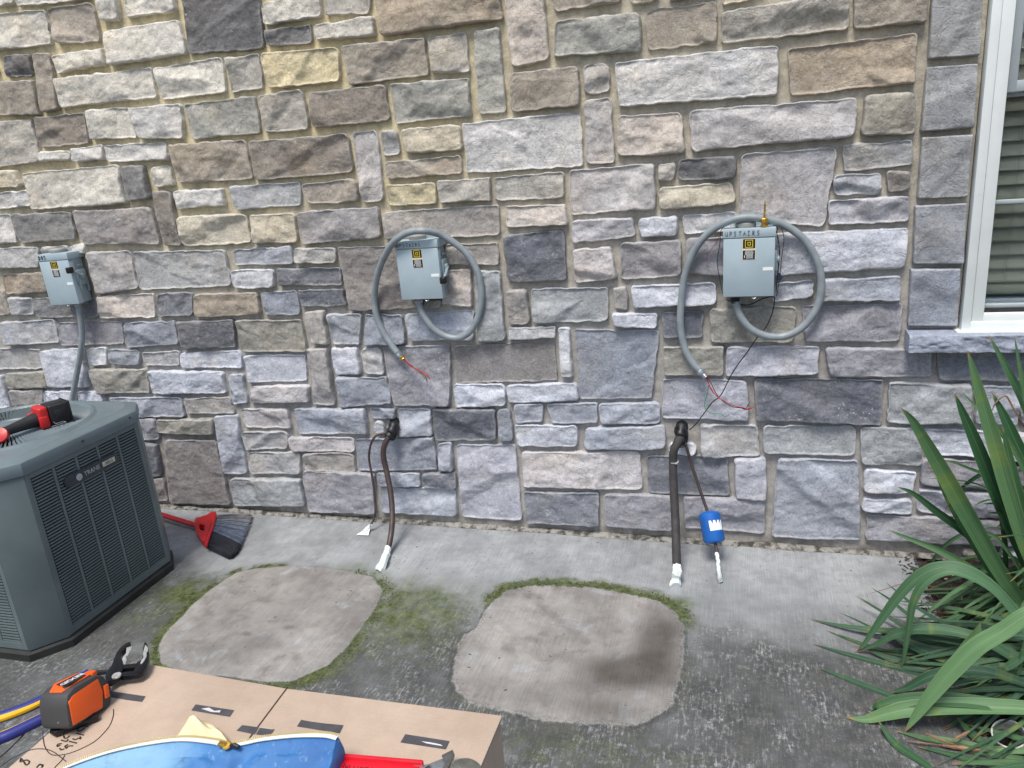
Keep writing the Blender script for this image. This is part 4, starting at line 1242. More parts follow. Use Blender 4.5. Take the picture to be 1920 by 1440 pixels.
def boxdims(tl, tr, br, bl, y):
    a, b, c, d = [wall(*p, y) for p in (tl, tr, br, bl)]
    cx = (a.x+b.x+c.x+d.x)/4; cz = (a.z+b.z+c.z+d.z)/4
    wd = ((b-a).length+(c-d).length)/2; ht = ((a-d).length+(b-c).length)/2
    roll = math.atan2((b-a).z, (b-a).x)*-0.5+math.atan2((c-d).z, (c-d).x)*-0.5
    return cx, cz, wd, ht, roll
GRP = 'disconnect switch boxes on the stone wall'
d3 = boxdims((1355, 430), (1453, 427), (1452, 555), (1357, 558), 0.105)
d2 = boxdims((740, 453), (822, 449), (827, 560), (753, 563), 0.105)
d1 = boxdims((68, 478), (124, 474), (148, 570), (96, 573), 0.105)
print('BOX', d1, d2, d3)
box3 = disconnect('grey switch box marked UPSTAIRS with a brass fitting on top, nearest the window', d3[0], d3[1], d3[2], d3[3], d3[4], 0.1, 'UPSTAIRS', 0.0155, GRP, 0.10)
box2 = disconnect('grey switch box marked UPSTAIRS with its black handle turned down, inside the middle hose loop', d2[0], d2[1], d2[2], d2[3], d2[4], 0.1, 'UPSTAIRS', 0.0135, GRP, 0.10, 'down')
box1 = disconnect('grey switch box marked DOS with raised black handle, above the air conditioner', d1[0], d1[1], d1[2], d1[3], d1[4], 0.1, 'DOS', 0.017, GRP, 0.10, 'up')
def conduit(pts, par, rad=0.0115, end=None, n=9):
    P_ = [wall(x, y, o_) for x, y, o_ in pts]; S = spline(P_, n)
    # fine ribs
    out = []; rr = []; 
    for i in range(len(S)-1):
        a, b = S[i], S[i+1]; L = (b-a).length; k = max(1, int(L/0.0045))
        for j in range(k): out.append(a.lerp(b, j/k))
    rr = [rad*(1.0+(0.035 if (i % 2) else -0.02)) for i in range(len(out))]
    m = MB(); m.tube(out, rr, 14); c = m.build('conduit', M_COND, par, ang=60)
    return c, S
def connector(par, a, b, mat2=None):
    a = Vector(a); d = (Vector(b)-a).normalized()
    m = MB(); m.lathe([(0.0135, -0.004), (0.0165, 0.0), (0.0165, 0.012), (0.0135, 0.014), (0.0135, 0.018)], a, d, 8)
    k = m.build('connector', M_ZINC, par, ang=25)
    m = MB(); m.lathe([(0.0110, 0.018), (0.0125, 0.021), (0.0105, 0.023), (0.0125, 0.026), (0.0105, 0.029), (0.0115, 0.032), (0.008, 0.033)], a, d, 16); m.build('thread', mat2 or M_ZINC, k)
    return a+d*0.033
def wires(par, lst):
    for col, pts, off in lst:
        S = spline([wall(x, y, o_) for x, y, o_ in pts], 6)
        m = MB(); m.tube(S, 0.0016, 6); w_ = m.build('wire', WIRE[col], par)
        e = S[-1]; d = (S[-1]-S[-2]).normalized(); m = MB(); m.tube([e, e+d*0.009], 0.0009, 5); m.build('bare_end', M_CU, w_)
c3, S3 = conduit([(1378, 560, .06), (1381, 572, .062), (1389, 594, .065), (1408, 617, .062), (1438, 630, .055), (1472, 630, .05), (1505, 613, .05), (1531, 578, .05), (1540, 535, .05), (1532, 490, .05), (1506, 448, .052),
                  (1468, 421, .06), (1424, 409, .075), (1382, 410, .08), (1340, 428, .075), (1307, 462, .06), (1286, 510, .05), (1278, 560, .048), (1276, 612, .048), (1285, 655, .05), (1300, 682, .055), (1311, 694, .058)], box3, 0.0135)
connector(c3, wall(1312, 695, .058), wall(1322, 706, .06))
wires(c3, [('r', [(1323, 706, .060), (1330, 722, .062), (1342, 741, .07), (1358, 752, .075), (1375, 760, .075), (1392, 764, .075), (1401, 766, .072), (1409, 762, .07)], 0),
           ('r', [(1325, 707, .062), (1328, 716, .066), (1334, 732, .07), (1350, 747, .07), (1370, 758, .072), (1390, 765, .07), (1400, 768, .068), (1412, 764, .066)], 0),
           ('k', [(1325, 706, .060), (1334, 720, .064), (1341, 735, .066), (1353, 750, .068), (1372, 762, .07), (1390, 765, .07), (1398, 766, .07), (1404, 758, .068)], 0),
           ('g', [(1329, 722, .060), (1326, 740, .055), (1321, 757, .055), (1324, 768, .06), (1336, 775, .065), (1350, 776, .07), (1359, 781, .07), (1366, 778, .07)], 0)])
c2, S2 = conduit([(785, 562, .06), (787, 573, .062), (795, 592, .065), (812, 615, .062), (835, 630, .055), (862, 633, .05), (885, 617, .05), (899, 585, .05), (903, 550, .05), (896, 512, .05), (880, 482, .05),
                  (858, 460, .058), (828, 441, .075), (795, 433, .125), (766, 436, .128), (740, 452, .125), (722, 478, .10), (708, 515, .07), (702, 555, .05), (706, 592, .048), (720, 625, .048), (738, 652, .052), (746, 662, .055)], box2, 0.0135)
connector(c2, wall(747, 663, .055), wall(757, 674, .058), M_BRASS)
wires(c2, [('r', [(758, 673, .058), (768, 683, .06), (780, 691, .06), (793, 697, .06), (801, 703, .06), (805, 709, .058)], 0),
           ('r', [(757, 674, .058), (768, 685, .062), (782, 694, .064), (796, 701, .064), (803, 708, .062)], 0),
           ('g', [(757, 675, .058), (770, 687, .058), (784, 696, .056), (791, 703, .054), (798, 711, .05)], 0),
           ('k', [(758, 674, .058), (774, 689, .056), (790, 699, .054), (799, 708, .052), (801, 717, .045)], 0)])
c1, S1 = conduit([(146, 566, .06), (148, 580, .062), (152, 605, .062), (154, 635, .06), (150, 668, .06), (144, 700, .06), (137, 740, .06), (133, 765, .06), (130, 800, .06), (132, 850, .05)], box1, 0.0135)
# hub fittings under the boxes
for bs, p in ((box3, (1378, 559)), (box2, (785, 563)), (box1, (146, 570))):
    a = wall(*p, .06); m = MB(); m.lathe([(0.017, 0.0), (0.017, -0.010), (0.0145, -0.012), (0.0145, -0.018)], a, (0, 0, 1), 8)
    m.build('hub_fitting', M_ZINC if bs is not box3 else M_BLACK, bs, ang=25)
# brass fitting standing on the right-hand box
bt = empty('brass_fitting', wall(1433, 424, .09), 'small brass tube fitting standing on the switch box nearest the window', 'fitting')
p = wall(1433, 422, .09); u_ = (wall(1433, 380, .09)-p).normalized()
p = Vector((p.x, p.y, d3[1]+d3[3]/2+0.001))
m = MB(); m.lathe([(0.012, 0), (0.012, 0.008), (0.008, 0.009), (0.008, 0.013), (0.012, 0.014), (0.012, 0.028), (0.009, 0.031)], p, (0, 0, 1), 6); m.build('nut', M_BRASS, bt, ang=25)
m = MB(); m.tube([p+Vector((0, 0, .028)), p+Vector((0.001, 0, .080))], 0.0035, 10); m.tube([p+Vector((0.001, 0, .078)), p+Vector((0.0012, 0, .090))], 0.0018, 8); m.build('tube', M_BRASS, bt)
# thin control cable looped round that box and down to the pipes
cb = empty('control_cable', wall(1455, 600, .03), 'thin black control cable hanging from the switch box to the pipe hole', 'cable')
def thin(name, pts, par, mat, rad=0.0018, n=6):
    m = MB(); m.tube(spline([wall(x, y, o_) for x, y, o_ in pts], n), rad, 6); return m.build(name, mat, par)
thin('sheath', [(1362, 562, .05), (1400, 572, .05), (1430, 560, .06), (1449, 556, .07), (1452, 565, .06), (1447, 590, .05), (1435, 615, .045), (1418, 635, .06), (1400, 662, .055), (1386, 680, .045), (1370, 705, .045), (1352, 740, .05), (1335, 755, .05), (1320, 775, .045), (1305, 795, .045), (1293, 806, .04)], cb, WIRE['k'], 0.0021)
thin('loop', [(1456, 556, .06), (1462, 520, .05), (1466, 480, .05), (1470, 450, .05), (1466, 430, .05), (1459, 424, .05), (1457, 440, .05), (1462, 470, .05), (1459, 510, .05), (1455, 548, .05)], cb, WIRE['k'], 0.0013)
thin('loop', [(1455, 545, .05), (1459, 500, .055), (1461, 460, .05), (1452, 425, .05), (1440, 414, .055), (1418, 407, .06), (1390, 410, .06), (1366, 421, .06), (1352, 432, .06), (1350, 455, .05), (1345, 490, .045), (1349, 520, .045), (1356, 555, .045)], cb, WIRE['k'], 0.0013)
thin('loop', [(1350, 440, .05), (1340, 460, .045), (1328, 475, .045), (1324, 490, .042)], cb, WIRE['r'], 0.0010)
thin('bare_end', [(1324, 490, .042), (1327, 495, .045), (1323, 503, .045)], cb, M_CU, 0.0008)
thin('loop', [(1458, 520, .05), (1464, 523, .05), (1461, 512, .05)], cb, simple('blue_wrap', (40, 52, 90), 0.5), 0.004)

# ------------------------------------------------------------------ refrigerant pipes coming out of the wall
M_INS = simple('pipe_insulation', (58, 56, 56), 0.75, var=0.25, sc=30, bump=0.7, bsc=160)
M_INS2 = simple('weathered_pipe', (68, 56, 54), 0.5, var=0.3, sc=18, bump=0.3, bsc=120)
M_TARP = simple('white_tape', (226, 234, 232), 0.55, var=0.05, bump=0.4, bsc=90)
M_TAPEK = simple('black_tape', (24, 26, 30), 0.45, var=0.2, sc=40, bump=0.8, bsc=60)
def P3(pts):
    out = []
    for x, y, o_ in pts: out.append(wall(x, y, o_) if not isinstance(o_, str) else atZ(x, y, float(o_)))
    return out
def pipe(lbl, pts, rad, mat, tape, grp='refrigerant pipes hanging from the wall', rads=None):
    S = spline(P3(pts), 8); e = empty('refrigerant_pipe', S[0], lbl, 'pipe', grp)
    m = MB(); m.tube(S, rad, 14); m.build('pipe', mat, e)
    if tape:
        T_ = spline(P3(tape[0]), 6); rr = list(np.interp(np.linspace(0, 1, len(T_)), np.linspace(0, 1, len(tape[1])), tape[1]))
        rv = random.Random(4); rr = [q*(1+rv.uniform(-.09, .09)) for q in rr]; T_ = [p_+Vector((rv.gauss(0, .001), rv.gauss(0, .001), 0)) for p_ in T_]
        m = MB(); m.tube(T_, rr, 7); tp = m.build('tape_wrap', M_TARP, e, ang=18)
        # flatten the loose end of the tape
    return e
gp = lambda x, y: -atZ(x, y, 0.012).y
o1 = gp(716, 1064); o2 = gp(1269, 1098); o3 = gp(1350, 1088); o4 = gp(684, 998)
print('pipe ends', o1, o2, o3, o4)
pA = pipe('thick dark pipe with white taped end, hanging behind the green strip between the pale patches', [(739, 797, .0), (734, 806, .05), (727, 822, .08), (720, 838, .09), (719, 856, .092), (724, 880, .10), (731, 915, .13), (735, 950, .17), (735, 985, .22), (731, 1015, .27), (727, 1030, .30)], 0.0125, M_INS2,
     ([(728, 1026, .295), (724, 1040, .33), (719, 1054, o1-.02), (713, 1069, o1)], [.014, .0155, .017, .022]))
pB = pipe('thin brown copper pipe with a white tape flag, left of the thick middle pipe', [(735, 806, .03), (722, 812, .05), (709, 815, .06), (700, 823, .065), (694, 838, .065), (692, 860, .065), (697, 890, .07), (702, 925, .08), (704, 955, .09), (701, 972, .10), (694, 986, .12)], 0.0052, M_INS2,
     ([(696, 983, .115), (690, 990, o4-.03), (684, 998, o4-.01)], [.006, .010, .016]))
m = MB(); f0 = atZ(695, 986, .02); f1 = atZ(668, 1003, .004); f2 = atZ(691, 1004, .004); m.prism([f0, f1, f2], (0, 0, .0012), bev=0.0003)
m.build('tape_flag', M_TARP, pB)
m = MB(); m.tube(spline(P3([(741, 790, .0), (738, 800, .045), (733, 812, .06), (728, 822, .07)]), 5), [.022+.003*math.sin(k*1.7) for k in range(16)], 12)
m.tube(spline(P3([(739, 800, .03), (742, 812, .05), (736, 824, .06)]), 4), 0.009, 8); m.build('black_tape', M_TAPEK, pA, ang=50)
pC = pipe('thick black insulated pipe with white taped end, nearest the window', [(1280, 805, .0), (1277, 818, .055), (1269, 832, .085), (1263, 848, .095), (1262, 870, .10), (1263, 910, .12), (1265, 950, .16), (1267, 990, .21), (1268, 1030, .27), (1269, 1062, .325)], 0.0165, M_INS,
     ([(1269, 1060, .32), (1269, 1072, .35), (1268, 1084, o2-.03), (1266, 1100, o2)], [.0175, .019, .018, .021]))
m = MB(); m.tube(spline(P3([(1279, 798, .0), (1277, 806, .045), (1275, 822, .06), (1276, 836, .06)]), 5), [.021+.004*math.sin(k*1.9) for k in range(16)], 12)
m.tube([wall(1272, 799, .05), wall(1266, 802, .07), wall(1265, 810, .07), wall(1269, 815, .06)], 0.003, 6)
m.tube(spline(P3([(1283, 800, .045), (1288, 815, .055), (1285, 832, .06), (1277, 838, .07)]), 4), 0.006, 8)
m.build('black_tape', M_TAPEK, pC, ang=50)
m = MB(); pz = wall(1264, 866, .10); m.lathe([(0.0178, -.0015), (0.0178, .0015)], pz, (0, 0, 1), 16); m.box(pz+Vector((.010, -.016, 0)), (.006, .006, .004)); m.build('zip_tie', simple('clear_tie', (170, 175, 175), .4), pC)
pD = pipe('thin dark pipe carrying a blue filter drier, nearest the window', [(1284, 812, .04), (1285, 830, .06), (1290, 848, .065), (1298, 875, .07), (1308, 905, .085), (1318, 935, .105), (1326, 958, .125), (1333, 990, .16), (1341, 1018, .20), (1345, 1040, .24)], 0.0062, M_INS2,
     ([(1344, 1038, .238), (1346, 1052, .27), (1348, 1070, .32), (1351, 1090, o3)], [.0085, .0068, .0078, .0085]))
a = wall(1329, 960, .135); b = wall(1340, 1018, .195); ddr = (b-a); Ld = ddr.length; ddr.normalize()
m = MB(); rd = 0.0415
m.lathe([(0.010, -0.004), (0.024, 0.0), (rd-.006, 0.003), (rd, 0.010), (rd, Ld-.012), (rd-.004, Ld-.004), (0.022, Ld), (0.009, Ld+.004)], a, ddr, 32)
dr_ = m.build('filter_drier', simple('drier_blue', (28, 96, 176), 0.4, var=0.15, sc=14, bump=0.3, bsc=60, grime=.1), pD)
# wrapped paper label on the drier, facing out to the right
side = ddr.cross(Vector((0, -1, 0))).normalized(); outv = side.cross(ddr).normalized()
if outv.y > 0: outv = -outv
if side.x < 0: side = -side
vs = []; fs = []; n = 10
for k in range(n+1):
    an = math.radians(-2+78*k/n); dv = outv*math.cos(an)+side*math.sin(an)
    for s_ in (0.30, 0.62): vs.append(a+ddr*(Ld*s_)+dv*(rd+0.0006))
for k in range(n): fs.append((2*k, 2*k+1, 2*k+3, 2*k+2))
m = MB(); m.add(vs, fs); lb = m.build('paper_label', M_WHT, dr_)
m = MB()
for k in range(3):
    an = math.radians(10+22*k); dv = outv*math.cos(an)+side*math.sin(an); dv2 = outv*math.cos(an+.2)+side*math.sin(an+.2); dv3 = outv*math.cos(an+.1)+side*math.sin(an+.1)
    m.add([a+ddr*(Ld*.30)+dv*(rd+.0010), a+ddr*(Ld*.30)+dv2*(rd+.0010), a+ddr*(Ld*.42)+dv3*(rd+.0010)], [(0, 1, 2)])
m.build('label_print', simple('label_blue', (30, 90, 160), .5), lb)

# ------------------------------------------------------------------ broom lying behind the condenser
BRED = simple('broom_red', (190, 22, 30), 0.35, var=0.10, sc=25, bump=0.1)
br = empty('broom', atZ(385, 995, 0), 'red broom with dark bristles lying on the slab behind the air conditioner', 'broom')
hz_ = 0.030
a = atZ(371, 986, hz_); b = atZ(297, 963.5, hz_+0.012); d = (a-b).normalized()
m = MB(); m.tube([a+d*0.02, a, b, b-d*0.9], [0.0125, 0.0125, 0.0125, 0.0125], 16); m.build('handle', BRED, br)
def flat(pts, z, th, mat, name, par, bev=0.004, hole=None):
    P_ = [atZ(x, y, z) for x, y in pts]; m = MB(); m.prism(P_, (0, 0, th), bev=bev); return m.build(name, mat, par)
body = [(367, 984), (369, 979), (378, 977), (390, 973), (398, 968), (407, 968), (404, 978), (398, 990), (394, 1001), (390, 1013), (386, 1026), (378, 1019), (371, 1008), (367, 996)]
hole = [(374, 993), (385, 992), (385, 1004), (378, 1003)]
# head: outer ring with a window in it
bm = bmesh.new(); op = [atZ(x, y, 0.016) for x, y in body]; hp = [atZ(x, y, 0.016) for x, y in hole]
ov = [bm.verts.new(p) for p in op]; hv = [bm.verts.new(p) for p in hp]
es = [bm.edges.new((ov[i], ov[(i+1) % len(ov)])) for i in range(len(ov))]+[bm.edges.new((hv[i], hv[(i+1) % 4])) for i in range(4)]
bmesh.ops.triangle_fill(bm, use_beauty=True, use_dissolve=False, edges=es)
r = bmesh.ops.extrude_face_region(bm, geom=list(bm.faces))
for g_ in r['geom']:
    if isinstance(g_, bmesh.types.BMVert): g_.co.z += 0.024
bmesh.ops.recalc_face_normals(bm, faces=bm.faces)
m = MB(); m.bm(bm); bm.free()
m.tube([a-d*0.004, a+d*0.022], [0.0165, 0.0155], 14)
e0 = [atZ(x, y, 0.040) for x, y in ((403, 970), (398, 988), (392, 1004), (386, 1023))]
m.tube(spline(e0, 5), 0.0075, 8)
m.build('head', BRED, br)
# bristles: fanned strands, pale in the middle and dark at both sides
rb_ = random.Random(21); m = MB()
eA = spline([atZ(x, y, 0.024) for x, y in ((405, 969), (400, 985), (394, 1000), (386, 1023))], 12)
eB = spline([atZ(x, y, 0.012) for x, y in ((474, 967), (469, 985), (458, 1012), (447, 1034), (433, 1046))], 10)
def along(S, t):
    f_ = t*(len(S)-1); i = min(int(f_), len(S)-2); return S[i].lerp(S[i+1], f_-i)
for i in range(1500):
    t_ = rb_.random(); p = along(eA, t_); q = along(eB, min(max(t_+rb_.gauss(0, 0.012), 0), 1))
    q = p.lerp(q, rb_.uniform(0.9, 1.01)); lift = rb_.uniform(-0.012, 0.012)
    p = p+Vector((0, 0, lift)); q = q+Vector((rb_.gauss(0, .003), rb_.gauss(0, .003), lift*0.9)); q.z = max(q.z, 0.002)
    c = p.lerp(q, .5)+Vector((rb_.gauss(0, .002), rb_.gauss(0, .002), 0.003)); c.z = max(c.z, .002)
    mi = 1 if (0.17 < t_ < 0.62 and rb_.random() < 0.85 and lift > -0.006) else 0
    w_ = 0.0011; dd = (q-p).normalized(); s_ = dd.cross(Vector((0, 0, 1))).normalized()*w_
    m.add([p-s_, p+s_, c+s_, c-s_, q+s_*.6, q-s_*.6, p+Vector((0, 0, w_)), c+Vector((0, 0, w_)), q+Vector((0, 0, w_*.6))],
          [(0, 6, 7, 3), (6, 1, 2, 7), (3, 7, 8, 5), (7, 2, 4, 8), (0, 1, 6), (5, 8, 4)], mi)
m.build('bristles', [simple('bristle_black', (38, 40, 48), 0.5, var=.2), simple('bristle_pale', (92, 102, 120), 0.5, var=.25, sc=60)], br, smooth=False)

# ------------------------------------------------------------------ cardboard carton in the foreground
CZ = 0.84
t = NT('cardboard')
c = t.mix(t.ramp(t.noise(4, 5), 0.3, 0.7), lin((180, 160, 141)), lin((196, 176, 157)))
c = t.mix(1.0, c, t.grey(t.ramp(t.noise(26, 6, 0.7), 0.3, 0.7, 0.94, 1.05)), 'MULTIPLY')
c = t.mix(t.ramp(t.noise(9, 6, .7), 0.60, 0.8, 0, 0.30), c, lin((150, 126, 104)))
c = t.mix(1.0, c, t.grey(t.ramp(t.noise(400, 2), 0.2, 0.8, 0.94, 1.05)), 'MULTIPLY')
M_CARD = t.fin(c, 0.85, 0, t.bump(t.noise(1.0, 3, 0.5, t.co((10, 200, 10))), 0.0006, 0.4))
c0 = atZ(249, 1242, CZ); c1_ = atZ(942, 1344, CZ)
ex_ = (c1_-c0).normalized(); ey_ = Vector((ex_.y, -ex_.x, 0))       # toward the camera
W_ = (c1_-c0).length; DP = 0.72
bx_ = empty('cardboard_box', (c0+ex_*W_/2+ey_*DP/2)-Vector((0, 0, CZ)), 'large brown cardboard box with black tape strips and tools on its lid', 'box')
Mc = Matrix((ex_, -ey_, Vector((0, 0, 1)))).transposed()
m = MB(); m.box(c0+ex_*W_/2+ey_*DP/2-Vector((0, 0, CZ/2+0.002)), (W_-0.004, DP-0.004, CZ-0.004), Mc, bev=0.004, seg=3); m.build('carton', M_CARD, bx_)
# two lid flaps meeting in a seam that runs toward the camera
s0 = atZ(538, 1293, CZ); s1 = atZ(470, 1384, CZ); sd1 = (s1-s0).normalized()
k0 = (s0-c0).dot(ex_); 
def flap(xa, xb, nm):
    m = MB(); m.box(c0+ex_*((xa+xb)/2)+ey_*(DP/2)+Vector((0, 0, 0.0)), (xb-xa, DP, 0.004), Mc, bev=0.0015)
    return m.build(nm, M_CARD, bx_)
cut0 = k0
P_l = [c0, c0+ex_*(cut0-0.0012), s1+sd1*0.6-ex_*0.0012, c0+ey_*DP]
def slabp(P_, nm):
    P_ = [Vector((p.x, p.y, CZ-0.002)) for p in P_]
    m = MB(); m.prism(P_, (0, 0, 0.0044), bev=0.0012); m.build(nm, M_CARD, bx_)
ye_ = DP/abs(sd1.dot(ey_)); sE = s0+sd1*ye_
slabp([c0, s0-ex_*0.0011, sE-ex_*0.0011, c0+ey_*DP], 'lid_flap')
slabp([s0+ex_*0.0011, c1_, c1_+ey_*DP, sE+ex_*0.0011], 'lid_flap')
m = MB(); m.tube([s0+Vector((0, 0, .0015)), sE+Vector((0, 0, .0015))], 0.0016, 6); m.build('seam', simple('seam_dark', (74, 60, 48), .9), bx_)
ZT = CZ+0.0028
TAPE = simple('grey_tape', (78, 78, 82), 0.4, var=0.15, sc=60)
def strip(pts):
    m = MB(); m.prism([atZ(x, y, ZT) for x, y in pts], (0, 0, 0.0005)); m.build('tape_strip', TAPE, bx_, smooth=False)
for s_ in ([(206, 1296), (240, 1301), (273, 1306), (266, 1316), (236, 1312), (208, 1307)], [(367, 1321), (439, 1332), (431, 1344), (359, 1332)],
           [(454, 1360), (485, 1364), (478, 1377), (444, 1370)], [(487, 1365), (515, 1368), (506, 1380), (480, 1377)],
           [(565, 1350), (580, 1353), (610, 1357), (644, 1360), (637, 1375), (557, 1362)], [(760, 1377), (843, 1390), (836, 1405), (751, 1392)]): strip(s_)
for s_ in ([(378, 1329), (392, 1327), (402, 1333), (414, 1332), (412, 1336), (396, 1335)], [(790, 1390), (806, 1392), (826, 1396), (830, 1399), (800, 1394)], [(486, 1364), (500, 1366), (512, 1368), (500, 1365)]):
    m = MB(); m.prism([atZ(x, y, ZT+0.0006) for x, y in s_], (0, 0, 0.0003)); m.build('torn_patch', simple('torn_paper', (206, 206, 208), .8), bx_, smooth=False)
INKB = simple('pen_ink_and_crease_shade', (52, 40, 38), 0.7, var=.2, sc=200)
m = MB(); K = 8.727
def ink(pts, r_=0.0006, n=5):
    S = spline([atZ(x/K, 1320+y/K, ZT+0.0003) for x, y in pts], n); m.tube(S, r_, 5)
ink([(705, 430), (702, 490), (708, 580), (730, 690), (790, 790), (870, 835), (1000, 832), (1150, 800), (1350, 720), (1550, 610), (1700, 470), (1800, 340), (1850, 200), (1857, 120), (1855, 85)])
ink([(0, 1030), (150, 920), (330, 820), (500, 750), (660, 732), (800, 752), (900, 800), (990, 870), (1080, 940)])
ink([(1060, 840), (1000, 930), (920, 1010), (890, 1047)])
ink([(480, 400), (330, 560), (150, 740), (0, 870)], 0.0011)  # fold crease of the lid, its shade drawn as a dark line
for g_ in ([(930, 690), (950, 655), (1005, 650)], [(935, 700), (985, 672)], [(1040, 520), (1055, 560), (1100, 552), (1140, 520)], [(1000, 590), (1080, 612), (1110, 580)],
           [(975, 725), (1000, 748), (1050, 735)], [(1060, 690), (1085, 725), (1112, 690), (1190, 685)], [(1060, 690), (1110, 660)], [(1130, 610), (1255, 640)],
           [(1190, 568), (1230, 582), (1285, 560), (1318, 570), (1308, 535)], [(1250, 480), (1370, 508)], [(1268, 400), (1272, 440), (1320, 438), (1385, 395)], [(1390, 372), (1440, 362)],
           [(340, 890), (380, 935), (430, 1000), (480, 950), (440, 918), (385, 925), (330, 945), (340, 890)], [(690, 1010), (650, 985), (600, 1040)], [(640, 992), (700, 1000), (680, 1040)]):
    ink(g_, 0.0010, 4)
m.build('handwriting', INKB, bx_)  # pen writing, with the fold crease line among it

# ------------------------------------------------------------------ tape measure standing on the lid
ZB = CZ+0.003
ORG = simple('bright_orange', (242, 96, 22), 0.45, var=0.05, bump=0.2)
RUBG = simple('charcoal_rubber', (62, 62, 62), 0.6, var=0.12, bump=0.25, bsc=400)
Mm = Matrix(((-0.0567, -0.9919, -0.1137), (0.9646, -0.0837, 0.2499), (-0.2574, -0.0955, 0.9616)))   # leaning on its belt clip
exr, eyl, ezt = [Vector(Mm.col[i]).normalized() for i in range(3)]
tc_ = atZ(131, 1370, CZ+0.023); LR = 0.083; LW = 0.051; HT = 0.056
tm = empty('tape_measure', tc_+exr*LR/2+eyl*LW/2-Vector((0, 0, 0.02)), 'orange and charcoal tape measure standing on the cardboard box', 'tape measure')
def TP(x, y, z): return tc_+exr*x+eyl*y+ezt*z
prof = [(0.004, 0), (LR-0.004, 0), (LR, 0.006), (LR+0.001, HT*0.55), (LR-0.010, HT*0.90), (LR-0.024, HT), (0.018, HT), (0.004, HT-0.006), (0, HT-0.02), (0, 0.006)]
m = MB(); m.prism([TP(x, 0, z) for x, z in prof], eyl*LW, bev=0.0045); m.build('case', RUBG, tm)
m = MB(); m.prism([TP(0.006, -0.001, 0.004), TP(LR-0.020, -0.001, 0.004), TP(LR-0.016, -0.001, HT*0.5), TP(LR-0.022, -0.001, HT-0.006), TP(0.012, -0.001, HT-0.010), TP(0.004, -0.001, HT-0.016)], eyl*0.006, bev=0.0014)
m.build('side_plate', ORG, tm)
m = MB(); m.prism([TP(0.020, 0.008, HT+0.0002), TP(LR-0.024, 0.010, HT+0.0002), TP(LR-0.020, LW-0.010, HT+0.0002), TP(0.026, LW-0.006, HT+0.0002), TP(0.008, LW*0.7, HT-0.004), TP(0.008, 0.014, HT-0.004)], ezt*0.0018, bev=0.0005)
tp = m.build('top_plate', ORG, tm); m = MB(); m.box(TP(LR-0.008, LW*0.5, HT*0.93), (0.010, 0.016, 0.008), Mm, bev=0.002); m.build('lock_button', ORG, tm)
m = MB(); m.box(TP(LR-0.010, -0.001, HT*0.45), (0.008, 0.004, 0.020), Mm, bev=0.001); m.build('lever', ORG, tm)
m = MB(); m.prism([TP(0.018, 0.013, HT+.0021), TP(LR-0.028, 0.014, HT+.0021), TP(LR-0.024, LW-0.016, HT+.0021), TP(0.022, LW-0.014, HT+.0021)], ezt*0.0004); m.build('name_field', M_BLACK, tp, smooth=False)
text_mesh('name_lettering', 'RIDGID', 0.0125, M_WHT, tp, frame4(TP(LR*0.5-0.002, LW*0.5, HT+0.0029), -exr, -eyl), 0.0002)
m = MB(); m.lathe([(0.0016, 0), (0.0016, 0.001), (0, .001)], TP(0.0, LW*0.35, 0.012), -exr, 8); m.build('screw', M_ZINC, tm)
m = MB(); m.prism([atZ(x, y, CZ+.004) for x, y in ((94, 1379), (104, 1384), (150, 1366), (187, 1352), (186, 1344), (150, 1352), (112, 1368), (97, 1372))], (0, 0, .010), bev=.003); m.build('belt_clip', M_BLACK, tm)

# ------------------------------------------------------------------ slip-joint pliers
BLK = simple('forged_black', (22, 24, 28), 0.4, 0.3, var=.15, bump=0.2)
STL = simple('ground_steel', (206, 206, 202), 0.3, 0.55, var=0.15, sc=80)
NAVY = simple('grip_navy', (44, 52, 128), 0.45, var=0.1); YLW = simple('grip_yellow', (240, 190, 30), 0.45, var=0.06)
pl = empty('pliers', atZ(219, 1268, ZB), 'slip-joint pliers with black jaws and navy and yellow grips, under the tape measure', 'pliers')
zj = CZ+0.012
KP = lambda x, y, z=zj: atZ(x/6, 1200+y/6, z)
def plate(pts, z, th, mat, nm, par, bev=0.0012):
    m = MB(); m.prism([KP(x, y, z) for x, y in pts], (0, 0, th), bev=bev); return m.build(nm, mat, par)
j1 = plate([(1210, 545), (1200, 470), (1225, 400), (1270, 350), (1290, 290), (1320, 210), (1370, 140), (1430, 95), (1480, 72), (1484, 90), (1455, 140), (1420, 165), (1385, 200), (1375, 250), (1400, 300), (1390, 340), (1400, 400), (1370, 450), (1330, 475), (1270, 515)], zj, 0.011, BLK, 'fixed_jaw', pl)
plate([(1425, 95), (1482, 74), (1486, 92), (1460, 140), (1440, 180), (1418, 195), (1425, 235), (1408, 285), (1388, 268), (1376, 225), (1384, 195), (1418, 160)], zj+0.0105, 0.0015, STL, 'jaw_teeth', j1, 0.0004)
j2 = plate([(1385, 330), (1540, 310), (1600, 270), (1625, 215), (1618, 150), (1640, 60), (1668, 90), (1686, 170), (1684, 260), (1660, 340), (1620, 400), (1560, 440), (1460, 455), (1370, 460), (1360, 420), (1395, 410), (1520, 398), (1530, 350), (1395, 372)], zj+0.001, 0.009, BLK, 'moving_jaw', pl)
plate([(1636, 58), (1664, 92), (1668, 130), (1650, 150), (1652, 190), (1625, 240), (1600, 272), (1580, 275), (1588, 240), (1615, 205), (1612, 150), (1622, 110)], zj+0.0095, 0.0015, STL, 'jaw_teeth', j2, 0.0004)
m = MB(); m.lathe([(0.0072, 0), (0.0072, 0.002), (0.0064, 0.003), (0, 0.003)], KP(1314, 408, zj+0.011), (0, 0, 1), 24); m.build('pivot', STL, pl)
